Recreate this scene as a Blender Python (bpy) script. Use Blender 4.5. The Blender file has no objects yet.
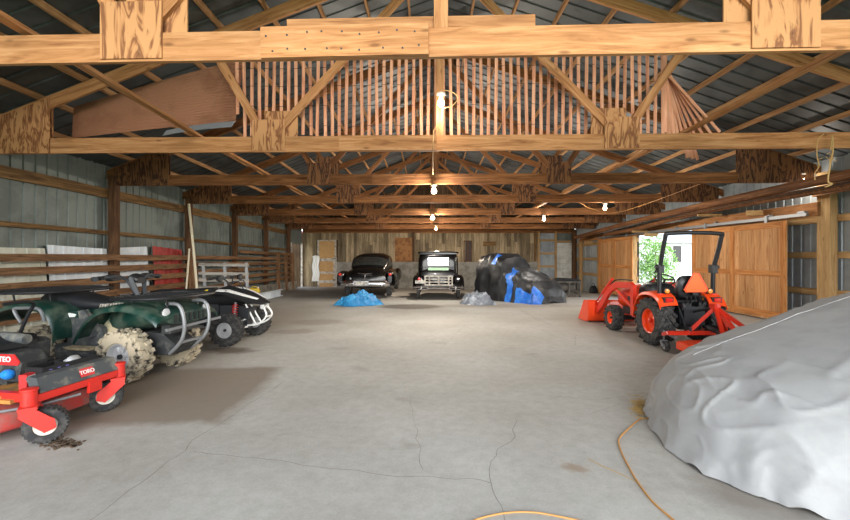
BULBW, SKY, SUN, EXPO = 330.0, 3.4, 5.4, 0.0
import bpy, bmesh, math, random
from mathutils import Vector, Matrix, noise
R_ = random.Random(7)
S = bpy.context.scene
COL = S.collection
PI = math.pi
CAMH = 1.5
F = 400.0

# ------------------------------------------------------------ helpers
def lin(c):
    c /= 255.0
    return c / 12.92 if c <= 0.04045 else ((c + 0.055) / 1.055) ** 2.4
def rgb(r, g, b): return (lin(r), lin(g), lin(b), 1.0)
def fz(x, y):
    """height of the concrete floor, which falls away towards the back"""
    t = max(0.0, y - 13.0) / 10.2
    return -t * (0.28 + 0.0125 * x)
def drop(y): return -max(0.0, y - 9.5) * 0.0165
def at(px, py, d): return Vector(((px - 428.0) * d / F, d, CAMH - (py - 257.4) * d / F))

class MB:
    def __init__(s): s.bm = bmesh.new(); s.m = 0
    def face(s, vs, smooth=True):
        try:
            f = s.bm.faces.new(vs)
        except ValueError:
            return None
        f.material_index = s.m; f.smooth = smooth
        return f
    def v(s, p): return s.bm.verts.new(p)
    def box(s, c, d, rot=None, taper=1.0):
        c = Vector(c); hx, hy, hz = d[0]/2, d[1]/2, d[2]/2
        vs = []
        for z in (-1, 1):
            k = taper if z > 0 else 1.0
            for x, y in ((-1, -1), (1, -1), (1, 1), (-1, 1)):
                p = Vector((x*hx*k, y*hy*k, z*hz))
                if rot is not None: p = rot @ p
                vs.append(s.v(c + p))
        for q in ((3,2,1,0),(4,5,6,7),(0,1,5,4),(1,2,6,5),(2,3,7,6),(3,0,4,7)):
            s.face([vs[i] for i in q])
        return s
    def bar(s, p0, p1, w, h, up=(0,0,1)):
        p0, p1 = Vector(p0), Vector(p1); d = (p1-p0); L = d.length; d.normalize()
        up = Vector(up)
        if abs(d.dot(up)) > .99: up = Vector((1,0,0))
        y = up.cross(d).normalized(); z = d.cross(y)
        s.box((p0+p1)/2, (L, w, h), Matrix((d, y, z)).transposed())
        return s
    def tube(s, pts, r, seg=8, closed=False, caps=True):
        pts = [Vector(p) for p in pts]; n = len(pts)
        rr = r if isinstance(r, (list, tuple)) else [r]*n
        T = []
        for i in range(n):
            a = pts[(i-1) % n] if (closed or i > 0) else pts[i]
            b = pts[(i+1) % n] if (closed or i < n-1) else pts[i]
            t = (b-a)
            T.append(t.normalized() if t.length > 1e-9 else Vector((0,0,1)))
        up = Vector((0,0,1)) if abs(T[0].z) < .9 else Vector((1,0,0))
        u = up.cross(T[0]).normalized(); rings = []
        for i in range(n):
            u = (u - T[i]*u.dot(T[i]))
            u = u.normalized() if u.length > 1e-6 else Vector((1,0,0)).cross(T[i]).normalized()
            w = T[i].cross(u)
            rings.append([s.v(pts[i] + (u*math.cos(2*PI*k/seg) + w*math.sin(2*PI*k/seg))*rr[i]) for k in range(seg)])
        m = n if closed else n-1
        for i in range(m):
            A, B = rings[i], rings[(i+1) % n]
            for k in range(seg):
                s.face([A[k], A[(k+1) % seg], B[(k+1) % seg], B[k]])
        if caps and not closed:
            s.face(rings[0][::-1]); s.face(rings[-1])
        return s
    def lathe(s, prof, c=(0,0,0), axis='Y', seg=28, rot=None, closed=False):
        """prof: (t along the axis, radius)"""
        c = Vector(c); rings = []
        for t, r in prof:
            ring = []
            for k in range(seg):
                a = 2*PI*k/seg; x, z = math.cos(a)*r, math.sin(a)*r
                p = {'Y': Vector((x, t, z)), 'Z': Vector((x, z, t)), 'X': Vector((t, x, z))}[axis]
                if rot is not None: p = rot @ p
                ring.append(s.v(c+p))
            rings.append(ring)
        m = len(rings) if closed else len(rings)-1
        for i in range(m):
            A, B = rings[i], rings[(i+1) % len(rings)]
            for k in range(seg):
                s.face([A[k], A[(k+1) % seg], B[(k+1) % seg], B[k]])
        if not closed:
            if prof[0][1] > 1e-4: s.face(rings[0][::-1])
            if prof[-1][1] > 1e-4: s.face(rings[-1])
        return s
    def prism(s, poly, to3, depth):
        """poly: 2D outline; to3(u, v, w) -> 3D; w runs 0..depth"""
        A = [s.v(to3(u, v, 0)) for u, v in poly]; B = [s.v(to3(u, v, depth)) for u, v in poly]
        s.face(A[::-1]); s.face(B); n = len(poly)
        for i in range(n): s.face([A[i], A[(i+1) % n], B[(i+1) % n], B[i]])
        return s
    def hull(s, secs, n=24, yc=0.0, caps=True):
        """secs: (x, halfwidth, zbottom, ztop, power[, ycentre])"""
        rings = [[s.v(hullpt(q, 2*PI*k/n, yc)) for k in range(n)] for q in secs]
        for i in range(len(rings)-1):
            A, B = rings[i], rings[i+1]
            for k in range(n): s.face([A[k], A[(k+1) % n], B[(k+1) % n], B[k]])
        if caps: s.face(rings[0][::-1]); s.face(rings[-1])
        return s
    def grid(s, rows, flip=False):
        V = [[s.v(p) for p in r] for r in rows]
        for i in range(len(V)-1):
            for j in range(len(V[i])-1):
                q = [V[i][j], V[i][j+1], V[i+1][j+1], V[i+1][j]]
                s.face(q[::-1] if flip else q)
        return s
    def plate(s, rows, t):
        """closed sheet of thickness t from a grid of points"""
        n, m = len(rows), len(rows[0]); P = [[Vector(p) for p in r] for r in rows]
        N = [[None]*m for _ in range(n)]
        for i in range(n):
            for j in range(m):
                a = P[min(i+1, n-1)][j]-P[max(i-1, 0)][j]; b = P[i][min(j+1, m-1)]-P[i][max(j-1, 0)]
                c = a.cross(b); N[i][j] = c.normalized() if c.length > 1e-9 else Vector((0,0,1))
        A = [[s.v(P[i][j]) for j in range(m)] for i in range(n)]
        B = [[s.v(P[i][j]-N[i][j]*t) for j in range(m)] for i in range(n)]
        for i in range(n-1):
            for j in range(m-1):
                s.face([A[i][j], A[i+1][j], A[i+1][j+1], A[i][j+1]])
                s.face([B[i][j+1], B[i+1][j+1], B[i+1][j], B[i][j]])
        for j in range(m-1):
            s.face([A[0][j], A[0][j+1], B[0][j+1], B[0][j]]); s.face([A[-1][j+1], A[-1][j], B[-1][j], B[-1][j+1]])
        for i in range(n-1):
            s.face([A[i+1][0], A[i][0], B[i][0], B[i+1][0]]); s.face([A[i][-1], A[i+1][-1], B[i+1][-1], B[i][-1]])
        return s

def hullpt(q, a, yc=0.0, off=0.0):
    x, hw, zb, zt, p = q[:5]; y0 = q[5] if len(q) > 5 else yc
    c, sn = math.cos(a), math.sin(a)
    return Vector((x, y0 + (hw+off)*math.copysign(abs(c)**(2/p), c), (zb+zt)/2 + ((zt-zb)/2+off)*math.copysign(abs(sn)**(2/p), sn)))
def lerp(a, b, t): return a+(b-a)*t
def sec_at(secs, x):
    for A, B in zip(secs, secs[1:]):
        if A[0] <= x <= B[0]:
            t = (x-A[0])/(B[0]-A[0]); return tuple(lerp(a, b, t) for a, b in zip(A, B))
    return secs[-1] if x > secs[-1][0] else secs[0]
def hull_patch(mb, secs, x0, x1, a0, a1, off=.01, nx=10, na=14, yc=0.0, t=.006):
    rows = []
    for i in range(nx+1):
        q = sec_at(secs, lerp(x0, x1, i/nx))
        rows.append([hullpt(q, math.radians(lerp(a0, a1, j/na)), yc, off) for j in range(na+1)])
    mb.plate(rows, t)
    return mb
def smooth_path(pts, n=6, closed=False):
    P = [Vector(p) for p in pts]; out = []; N = len(P)
    segs = N if closed else N-1
    for i in range(segs):
        g = (lambda k: P[k % N]) if closed else (lambda k: P[min(max(k, 0), N-1)])
        p0, p1, p2, p3 = g(i-1), g(i), g(i+1), g(i+2)
        for k in range(n):
            t = k/n
            out.append(0.5*((2*p1)+(p2-p0)*t+(2*p0-5*p1+4*p2-p3)*t*t+(3*p1-p0-3*p2+p3)*t**3))
    if not closed: out.append(P[-1])
    return out

def O(name, mb, mat, parent=None, sharp=38, kind=None, recalc=True):
    me = bpy.data.meshes.new(name)
    bm = mb.bm
    if recalc: bmesh.ops.recalc_face_normals(bm, faces=bm.faces)
    bm.to_mesh(me); bm.free()
    for m in (mat if isinstance(mat, (list, tuple)) else [mat]): me.materials.append(m)
    me.set_sharp_from_angle(angle=math.radians(sharp))
    o = bpy.data.objects.new(name, me); COL.objects.link(o)
    if parent is not None: o.parent = parent
    if kind: o['kind'] = kind
    return o
def tag(o, label, cat, group=None, kind=None):
    o['label'] = label; o['category'] = cat
    if group: o['group'] = group
    if kind: o['kind'] = kind
    return o
def thing(name, label, cat, loc=(0,0,0), rz=0.0, group=None):
    o = bpy.data.objects.new(name, None); COL.objects.link(o)
    o.empty_display_size = .1
    o.location = loc; o.rotation_euler = (0, 0, rz)
    return tag(o, label, cat, group)
def beam(name, p0, p1, w, h, mat, parent=None, up=(0,0,1), kind=None, jitter=0.0):
    """a timber of its own: length along local X so that the grain follows it"""
    p0, p1 = Vector(p0), Vector(p1); d = p1-p0; L = d.length; d.normalize(); up = Vector(up)
    if abs(d.dot(up)) > .99: up = Vector((0,1,0))
    y = up.cross(d).normalized(); z = d.cross(y)
    mb = MB(); n = max(1, int(L/0.8)) if jitter else 1
    if n == 1: mb.box((L/2, 0, 0), (L, w, h))
    else:
        rows = []
        for i in range(n+1):
            j = R_.uniform(-jitter, jitter)
            rows.append([mb.v((L*i/n, a*w/2, b*h/2+j)) for a, b in ((-1,-1),(1,-1),(1,1),(-1,1))])
        for i in range(n):
            for k in range(4): mb.face([rows[i][k], rows[i][(k+1)%4], rows[i+1][(k+1)%4], rows[i+1][k]])
        mb.face(rows[0][::-1]); mb.face(rows[-1])
    o = O(name, mb, mat, parent, kind=kind)
    m = Matrix((d, y, z)).transposed().to_4x4(); m.translation = p0
    o.matrix_local = m
    return o
def text(name, body, size, mat, parent, origin, xdir, ydir, ext=.002, bold=True):
    cu = bpy.data.curves.new(name, 'FONT'); cu.body = body; cu.size = size; cu.extrude = ext
    cu.align_x = 'CENTER'; cu.align_y = 'CENTER'
    if bold: cu.offset = size*.02
    tmp = bpy.data.objects.new(name, cu); COL.objects.link(tmp)
    dg = bpy.context.evaluated_depsgraph_get()
    me = bpy.data.meshes.new_from_object(tmp.evaluated_get(dg)); bpy.data.objects.remove(tmp)
    me.materials.clear(); me.materials.append(mat)
    o = bpy.data.objects.new(name, me); COL.objects.link(o); o.parent = parent
    x = Vector(xdir).normalized(); y = Vector(ydir).normalized(); z = x.cross(y)
    m = Matrix((x, y, z)).transposed().to_4x4(); m.translation = Vector(origin); o.matrix_local = m
    return o

# ------------------------------------------------------------ materials
def newmat(name):
    m = bpy.data.materials.new(name); m.use_nodes = True
    nt = m.node_tree; b = nt.nodes['Principled BSDF']
    return m, nt, b
def ramp(nt, stops):
    r = nt.nodes.new('ShaderNodeValToRGB'); e = r.color_ramp.elements
    while len(e) < len(stops): e.new(0.5)
    for i, (p, c) in enumerate(stops): e[i].position = p; e[i].color = c
    return r
def coords(nt, scale, rnd=True):
    tc = nt.nodes.new('ShaderNodeTexCoord'); mp = nt.nodes.new('ShaderNodeMapping')
    mp.inputs['Scale'].default_value = scale
    if rnd:
        oi = nt.nodes.new('ShaderNodeObjectInfo'); mu = nt.nodes.new('ShaderNodeMath'); mu.operation = 'MULTIPLY'
        mu.inputs[1].default_value = 60.0; nt.links.new(oi.outputs['Random'], mu.inputs[0])
        nt.links.new(mu.outputs[0], mp.inputs['Location'])
    nt.links.new(tc.outputs['Object'], mp.inputs['Vector'])
    return mp.outputs['Vector']
def noise_n(nt, vec, scale=1.0, detail=4, rough=.55, dist=0.0):
    n = nt.nodes.new('ShaderNodeTexNoise'); n.inputs['Scale'].default_value = scale
    n.inputs['Detail'].default_value = detail; n.inputs['Roughness'].default_value = rough
    n.inputs['Distortion'].default_value = dist
    nt.links.new(vec, n.inputs['Vector']); return n.outputs['Fac']
def mixc(nt, f, a, b, mode='MIX'):
    x = nt.nodes.new('ShaderNodeMix'); x.data_type = 'RGBA'; x.blend_type = mode
    for s_, i in ((f, 0), (a, 6), (b, 7)):
        if hasattr(s_, 'is_linked'): nt.links.new(s_, x.inputs[i])
        else: x.inputs[i].default_value = s_
    return x.outputs[2]
def bump(nt, b, h, strength=.3, dist=.01):
    n = nt.nodes.new('ShaderNodeBump'); n.inputs['Strength'].default_value = strength; n.inputs['Distance'].default_value = dist
    nt.links.new(h, n.inputs['Height']); nt.links.new(n.outputs['Normal'], b.inputs['Normal'])

def wood(name, dark, mid, light, axis='X', knots=.5, rough=.75, contrast=1.0, vary=.25):
    m, nt, b = newmat(name)
    sc = {'X': (1.2, 16, 16), 'Y': (16, 1.2, 16), 'Z': (16, 16, 1.2)}[axis]
    v = coords(nt, sc); f = noise_n(nt, v, 1.0, 6, .62, 1.2)
    r = ramp(nt, [(.5-.22*contrast, dark), (.5, mid), (.5+.2*contrast, light)])
    nt.links.new(f, r.inputs[0]); col = r.outputs[0]
    # broad variation between and along boards
    sc2 = {'X': (.5, 2, 2), 'Y': (2, .5, 2), 'Z': (2, 2, .5)}[axis]
    f2 = noise_n(nt, coords(nt, sc2), 1.0, 2)
    r2 = ramp(nt, [(.3, (1-vary,)*3+(1,)), (.7, (1.0,)*3+(1,))]); nt.links.new(f2, r2.inputs[0])
    col = mixc(nt, 1.0, col, r2.outputs[0], 'MULTIPLY')
    if knots:
        sk = {'X': (2.2, 7, 7), 'Y': (7, 2.2, 7), 'Z': (7, 7, 2.2)}[axis]
        vo = nt.nodes.new('ShaderNodeTexVoronoi'); vo.inputs['Scale'].default_value = 1.0
        nt.links.new(coords(nt, sk), vo.inputs['Vector'])
        rk = ramp(nt, [(.06, (1,1,1,1)), (.14, (0,0,0,1))]); nt.links.new(vo.outputs['Distance'], rk.inputs[0])
        mk = nt.nodes.new('ShaderNodeMath'); mk.operation = 'MULTIPLY'; mk.inputs[1].default_value = knots
        nt.links.new(rk.outputs[0], mk.inputs[0])
        col = mixc(nt, mk.outputs[0], col, tuple(c*.35 for c in dark[:3])+(1,))
    nt.links.new(col, b.inputs['Base Color']); b.inputs['Roughness'].default_value = rough
    b.inputs['Specular IOR Level'].default_value = .25
    bump(nt, b, f, .25, .004)
    return m
def plywood(name, dark, mid, light):
    m, nt, b = newmat(name)
    v = coords(nt, (7, 7, 1.6)); f = noise_n(nt, v, 1.0, 3, .5, 2.2)
    w = nt.nodes.new('ShaderNodeMath'); w.operation = 'MULTIPLY'; w.inputs[1].default_value = 14; nt.links.new(f, w.inputs[0])
    s = nt.nodes.new('ShaderNodeMath'); s.operation = 'SINE'; nt.links.new(w.outputs[0], s.inputs[0])
    r = ramp(nt, [(.0, light), (.6, mid), (1.25, dark)]); nt.links.new(s.outputs[0], r.inputs[0])
    k = noise_n(nt, coords(nt, (16, 16, 5)), 1.0, 3, .6); rk = ramp(nt, [(.62, (0,0,0,1)), (.72, (.8,.8,.8,1))]); nt.links.new(k, rk.inputs[0])
    col = mixc(nt, rk.outputs[0], r.outputs[0], tuple(c*.3 for c in dark[:3])+(1,))
    nt.links.new(col, b.inputs['Base Color']); b.inputs['Roughness'].default_value = .8
    return m
def plain(name, col, rough=.5, metal=0.0, var=0.0, scale=6, col2=None, lo=.45, hi=.6, bumps=0.0, coat=0.0, spec=.5, rnd=True, detail=5):
    m, nt, b = newmat(name)
    b.inputs['Roughness'].default_value = rough; b.inputs['Metallic'].default_value = metal
    b.inputs['Coat Weight'].default_value = coat; b.inputs['Specular IOR Level'].default_value = spec
    if col2 is not None or var or bumps:
        f = noise_n(nt, coords(nt, (scale,)*3, rnd), 1.0, detail, .6)
        c2 = col2 if col2 is not None else tuple(c*(1-var) for c in col[:3])+(1,)
        r = ramp(nt, [(lo, col), (hi, c2)]); nt.links.new(f, r.inputs[0])
        nt.links.new(r.outputs[0], b.inputs['Base Color'])
        if bumps: bump(nt, b, f, bumps, .02)
    else: b.inputs['Base Color'].default_value = col
    return m
def emit(name, col, strength):
    m, nt, b = newmat(name); b.inputs['Base Color'].default_value = col
    b.inputs['Emission Color'].default_value = col; b.inputs['Emission Strength'].default_value = strength
    return m

M = {}
M['truss'] = wood('truss lumber', rgb(136,86,48), rgb(186,132,84), rgb(208,158,110), knots=.6, vary=.3)
M['truss_dim'] = wood('dimmed truss lumber', rgb(88,54,30), rgb(140,92,54), rgb(172,120,76), knots=.6, vary=.4)  # same lumber, with the dimmer light deeper in the barn put into its colour
M['purlin'] = wood('purlin lumber', rgb(132,94,60), rgb(174,130,88), rgb(200,158,112), knots=.3)
M['ply'] = plywood('gusset plywood', rgb(120,74,40), rgb(172,120,74), rgb(184,134,86))
M['ply_dim'] = plywood('dimmed gusset plywood', rgb(58,34,18), rgb(112,72,42), rgb(132,90,54))  # same plywood, darkened in colour for the weaker light further back
M['lath'] = wood('reddish lath', rgb(168,104,72), rgb(206,146,108), rgb(226,172,134), axis='Z', knots=0, vary=.35)
M['post'] = wood('dark barn post', rgb(52,34,22), rgb(92,64,42), rgb(120,88,60), knots=.4)
M['lath_x'] = wood('reddish lath boards', rgb(176,108,80), rgb(220,158,122), rgb(234,184,150), axis='X', knots=0, vary=.35)
M['log_y'] = wood('peeled pole', rgb(74,44,24), rgb(116,76,46), rgb(150,104,66), axis='Y', knots=.4)
M['girt'] = wood('weathered girt', rgb(66,46,26), rgb(122,92,56), rgb(152,120,78), knots=.6, vary=.45)
M['rail'] = wood('fence board', rgb(72,50,34), rgb(130,96,66), rgb(160,124,90), knots=.5, vary=.4)
M['yellowpost'] = wood('yellow pine post', rgb(146,112,70), rgb(184,148,100), rgb(206,172,122), knots=.5)
M['log'] = wood('peeled log', rgb(74,44,24), rgb(116,76,46), rgb(150,104,66), knots=.5)
M['header'] = wood('door header timber', rgb(120,78,44), rgb(166,114,70), rgb(192,140,92), knots=.5)
M['doorwood'] = wood('red cedar boards', rgb(176,120,74), rgb(214,160,108), rgb(230,180,130), axis='Z', knots=.7, vary=.25)
M['barnboard'] = wood('rough barn boards', rgb(118,100,76), rgb(178,158,126), rgb(208,190,160), axis='Z', knots=.4, vary=.55, contrast=1.1)
M['barnlow'] = wood('dark gable boards', rgb(62,46,32), rgb(104,82,60), rgb(140,116,88), axis='Z', knots=.3, vary=.5)
M['osb'] = plain('strand board', rgb(206,168,116), .85, var=.0, col2=rgb(168,126,78), scale=28, lo=.4, hi=.62)
M['brownply'] = plain('brown plywood panel', rgb(150,104,60), .8, col2=rgb(120,78,42), scale=5)
M['greywood'] = wood('silvered wood', rgb(104,98,90), rgb(146,140,130), rgb(176,170,160), knots=.3)
M['whitewood'] = plain('whitewashed wood', rgb(196,190,178), .8, col2=rgb(150,142,130), scale=9)
M['black'] = plain('black plastic', rgb(26,27,29), .5)
M['blackpaint'] = plain('black car paint', rgb(6,6,7), .25, coat=.12, spec=.4)
M['rubber'] = plain('tyre rubber', rgb(44,44,45), .85, col2=rgb(76,74,71), scale=18)
M['mudrubber'] = plain('muddy tyre rubber', rgb(52,48,44), .95, col2=rgb(190,177,152), scale=9, lo=.40, hi=.50, bumps=.6)
M['mud'] = plain('dried mud', rgb(190,172,140), .95, col2=rgb(150,132,104), scale=12, bumps=.5)
M['chrome'] = plain('chrome', rgb(205,205,208), .16, 1.0)
M['alu'] = plain('cast wheel metal', rgb(204,205,206), .38, .45)
M['steel'] = plain('dull steel', rgb(136,138,140), .45, .4)
M['darksteel'] = plain('dark steel', rgb(52,54,57), .5, .4)
M['green'] = plain('dark green plastic', rgb(18,54,46), .34, col2=rgb(84,96,84), scale=6, lo=.46, hi=.74, coat=.2)
M['mudgreen'] = plain('mud-caked green plastic', rgb(190,174,140), .9, col2=rgb(110,126,108), scale=6, lo=.5, hi=.62)
M['dustygrey'] = plain('dusty grey plastic', rgb(70,74,76), .7, col2=rgb(120,118,108), scale=8, lo=.5, hi=.66)
M['vinyl'] = plain('black vinyl', rgb(30,32,35), .42)
M['red'] = plain('mower red paint', rgb(214,48,38), .42, col2=rgb(176,52,44), scale=6, lo=.52, hi=.7)
M['fadedred'] = plain('scuffed mower deck paint', rgb(184,64,58), .6, col2=rgb(150,96,86), scale=7, lo=.42, hi=.62)
M['decalred'] = plain('red decal', rgb(206,44,44), .4)
M['white'] = plain('white paint', rgb(232,232,228), .5)
M['rimwhite'] = plain('cream wheel paint', rgb(224,218,204), .5)
M['orange'] = plain('tractor orange paint', rgb(240,74,24), .35, coat=.3)
M['orangedark'] = plain('red orange loader paint', rgb(214,50,26), .38, coat=.3)
M['smv'] = plain('fluorescent orange sign', rgb(255,98,30), .5)
M['lamp_red'] = plain('red lamp lens', rgb(210,28,28), .2, coat=.5)
M['lamp_amber'] = plain('amber lamp lens', rgb(236,150,60), .2, coat=.5)
M['glass_dark'] = plain('dark car glass', rgb(40,42,40), .06, spec=.8)
M['glass_dull'] = plain('dusty dark glass', rgb(58,40,36), .6)
M['glass_mirror'] = plain('reflecting window glass', rgb(226,230,234), .03, 1.0)
M['headlens'] = plain('headlamp lens', rgb(222,224,224), .15, .3)
M['cover'] = plain('grey car cover cloth', rgb(166,166,165), .8, col2=rgb(157,157,157), scale=3, bumps=.06, spec=.2)
M['seam'] = plain('cover seam', rgb(182,182,181), .8)
M['bluetarp'] = plain('blue tarpaulin', rgb(36,118,170), .45, col2=rgb(60,150,200), scale=4)
M['bluefold'] = plain('blue tarp underside', rgb(40,108,206), .4, col2=rgb(60,130,220), scale=5)
M['blacktarp'] = plain('black tarpaulin', rgb(20,21,23), .5, col2=rgb(36,37,40), scale=3, spec=.35)
M['greytarp'] = plain('grey plastic sheeting', rgb(112,118,126), .3, col2=rgb(166,172,180), scale=5, lo=.45, hi=.65)
M['cordorange'] = plain('orange extension cord', rgb(196,140,74), .6)
M['twine'] = plain('baling twine', rgb(196,160,104), .9)
M['cable'] = plain('black cable', rgb(20,20,20), .6)
M['straw'] = plain('straw', rgb(186,152,92), .9)
M['porcelain'] = plain('porcelain lampholder', rgb(226,220,206), .35)
M['sheetwhite'] = plain('white roofing sheet', rgb(214,222,228), .45, col2=rgb(196,206,214), scale=2)
M['sheetcream'] = plain('cream roofing sheet', rgb(204,206,192), .5, col2=rgb(186,188,172), scale=2)
M['sheetred'] = plain('red roofing sheet', rgb(164,38,30), .5, col2=rgb(140,30,26), scale=2)
M['sheetbrown'] = plain('brown corrugated sheet', rgb(158,112,84), .75, col2=rgb(136,92,66), scale=1.5)
M['pvc'] = plain('cream plastic pipe', rgb(214,204,176), .5)
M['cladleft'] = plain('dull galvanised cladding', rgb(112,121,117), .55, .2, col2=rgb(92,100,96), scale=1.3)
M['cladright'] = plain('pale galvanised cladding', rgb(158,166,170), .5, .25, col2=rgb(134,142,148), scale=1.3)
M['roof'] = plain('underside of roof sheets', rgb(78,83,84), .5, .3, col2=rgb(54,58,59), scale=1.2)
M['block'] = plain('concrete block wall', rgb(150,148,140), .9, col2=rgb(122,120,112), scale=3)
M['whiteblock'] = plain('white panel', rgb(206,206,200), .9, col2=rgb(184,184,176), scale=4)
M['curb'] = plain('pale grade board', rgb(152,146,134), .9, col2=rgb(120,114,104), scale=4)
M['interior'] = plain('dark window recess', rgb(62,34,28), .8)
M['redwall'] = plain('red painted siding', rgb(150,66,70), .8, var=.15, scale=5)
M['stucco'] = plain('pale stucco', rgb(214,216,214), .9, var=.08, scale=3)
M['roofmetal'] = plain('pale metal roof', rgb(200,204,206), .5, .2)
M['leaf'] = plain('pale green leaf', rgb(126,170,84), .6, col2=rgb(164,204,120), scale=9)
M['bark'] = plain('bark', rgb(96,76,56), .9)
M['grass'] = plain('lawn', rgb(106,134,62), .95, col2=rgb(134,158,84), scale=.8)
M['gravel'] = plain('pale gravel', rgb(186,182,172), .95, col2=rgb(160,156,146), scale=6)
M['oldiron'] = plain('rusty dark iron', rgb(84,80,74), .8, col2=rgb(58,52,46), scale=8)
M['yellow'] = plain('yellow plastic', rgb(214,182,30), .5)
M['purple'] = plain('purple print', rgb(120,112,190), .6)
M['bluecap'] = plain('blue plastic cap', rgb(36,130,214), .4)
M['dustrim'] = plain('dusty deck liner', rgb(150,116,70), .9, col2=rgb(190,130,60), scale=9)
M['crack'] = plain('crack in concrete', rgb(126,119,110), 1.0)
M['plate'] = plain('licence plate', rgb(190,186,172), .5, col2=rgb(120,116,110), scale=14)
M['bulb'] = emit('lit bulb glass', (1.0, .86, .62, 1), 22)
M['bulbwarm'] = emit('warm lit bulb glass', (1.0, .62, .26, 1), 8)
M['bulboff'] = plain('unlit bulb glass', rgb(214,214,210), .1, coat=.6)

# concrete floor: joints and stains keep their own shape
def floor_material():
    m, nt, b = newmat('concrete floor'); L = nt.links
    tc = nt.nodes.new('ShaderNodeTexCoord'); P = tc.outputs['Object']
    def nz(sc, det=5, rough=.6):
        n = nt.nodes.new('ShaderNodeTexNoise'); n.inputs['Scale'].default_value = sc; n.inputs['Detail'].default_value = det
        n.inputs['Roughness'].default_value = rough; L.new(P, n.inputs['Vector']); return n
    n1 = nz(.5); n2 = nz(9, 6, .7); n3 = nz(60, 3)
    r = ramp(nt, [(.35, rgb(172,168,160)), (.65, rgb(192,190,184))]); L.new(n1.outputs['Fac'], r.inputs[0])
    r2 = ramp(nt, [(.3, (.80,.79,.77,1)), (.62, (1,1,1,1))]); L.new(n2.outputs['Fac'], r2.inputs[0])
    col = mixc(nt, .8, r.outputs[0], r2.outputs[0], 'MULTIPLY')
    r3 = ramp(nt, [(.35, (.86,.86,.86,1)), (.6, (1,1,1,1))]); L.new(n3.outputs['Fac'], r3.inputs[0])
    col = mixc(nt, .6, col, r3.outputs[0], 'MULTIPLY')
    # distorted position for stain outlines
    dn = nz(2.2, 5, .65)
    sub = nt.nodes.new('ShaderNodeVectorMath'); sub.operation = 'SUBTRACT'; sub.inputs[1].default_value = (.5,.5,.5); L.new(dn.outputs['Color'], sub.inputs[0])
    def warped(k):
        sc = nt.nodes.new('ShaderNodeVectorMath'); sc.operation = 'SCALE'; sc.inputs['Scale'].default_value = k; L.new(sub.outputs[0], sc.inputs[0])
        ad = nt.nodes.new('ShaderNodeVectorMath'); ad.operation = 'ADD'; L.new(P, ad.inputs[0]); L.new(sc.outputs[0], ad.inputs[1]); return ad.outputs[0]
    W = warped(.55)
    def stain(cx, cy, rx, ry, colr, strength, rot=0.0, soft=.35, box=False, wv=None):
        nonlocal col
        mp = nt.nodes.new('ShaderNodeMapping'); mp.vector_type = 'TEXTURE'
        mp.inputs['Location'].default_value = (cx, cy, 0); mp.inputs['Scale'].default_value = (rx, ry, 50); mp.inputs['Rotation'].default_value = (0,0,rot)
        L.new(wv or W, mp.inputs['Vector'])
        if box:
            ab = nt.nodes.new('ShaderNodeVectorMath'); ab.operation = 'ABSOLUTE'; L.new(mp.outputs[0], ab.inputs[0])
            sx = nt.nodes.new('ShaderNodeSeparateXYZ'); L.new(ab.outputs[0], sx.inputs[0])
            mx = nt.nodes.new('ShaderNodeMath'); mx.operation = 'MAXIMUM'; L.new(sx.outputs[0], mx.inputs[0]); L.new(sx.outputs[1], mx.inputs[1]); val = mx.outputs[0]
        else:
            ln = nt.nodes.new('ShaderNodeVectorMath'); ln.operation = 'LENGTH'; L.new(mp.outputs[0], ln.inputs[0]); val = ln.outputs['Value']
        mr = nt.nodes.new('ShaderNodeMapRange'); mr.inputs[1].default_value = 1.0; mr.inputs[2].default_value = 1.0-soft
        mr.inputs[3].default_value = 0.0; mr.inputs[4].default_value = strength; L.new(val, mr.inputs[0])
        col = mixc(nt, mr.outputs[0], col, colr)
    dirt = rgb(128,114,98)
    stain(-4.6, 8.5, 2.5, 6.0, rgb(150,140,126), .55, soft=.5)
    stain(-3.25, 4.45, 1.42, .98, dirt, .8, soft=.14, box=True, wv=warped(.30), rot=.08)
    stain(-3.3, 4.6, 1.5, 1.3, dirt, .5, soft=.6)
    stain(-.55, 12.2, 1.1, .75, rgb(96,88,78), .85)
    stain(-2.6, 9.3, .7, .5, rgb(140,132,122), .6); stain(-2.75, 8.1, .5, .3, rgb(140,132,122), .6)
    stain(-3.15, 6.45, .5, .28, rgb(92,78,64), .8, soft=.5)
    stain(1.08, 2.9, .16, .10, rgb(150,132,112), .8, soft=.7)
    stain(2.15, 2.55, .5, .5, rgb(128,120,110), .75, soft=.6)
    stain(4.4, 8.2, 1.6, 4.5, rgb(150,142,130), .6, soft=.5)
    stain(2.5, 12.4, 3.5, .6, rgb(140,130,118), .6, soft=.6)
    stain(0, 18, 8, 5, rgb(140,134,124), .55, soft=.4)
    for cx, cy, q in ((-.2,4.2,.14),(-.9,5.4,.2),(.6,5.8,.12),(-.1,3.2,.1),(.2,7.0,.2),(-1.2,3.4,.08),(1.6,6.2,.16),(-1.5,6.6,.25)):
        stain(cx, cy, q, q*.7, rgb(150,144,136), .55, soft=.8)
    L.new(col, b.inputs['Base Color']); b.inputs['Roughness'].default_value = .82
    b.inputs['Specular IOR Level'].default_value = .35
    bump(nt, b, n2.outputs['Fac'], .15, .01)
    return m
M['floor'] = floor_material()
# ------------------------------------------------------------ building dimensions
XL, XR, XC = -7.15, 8.40, 0.25            # post lines and ridge
YF, YB = -1.0, 23.2                       # open front, back wall
SPAN_L, SPAN_R = XC-XL, XR-XC
HEEL, RIDGE = 3.35, 6.125                 # lower edge of the rafters
PL, PR = (RIDGE-HEEL)/SPAN_L, (RIDGE-HEEL)/SPAN_R
def zraf(x): return RIDGE-(XC-x)*PL if x < XC else RIDGE-(x-XC)*PR

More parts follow.
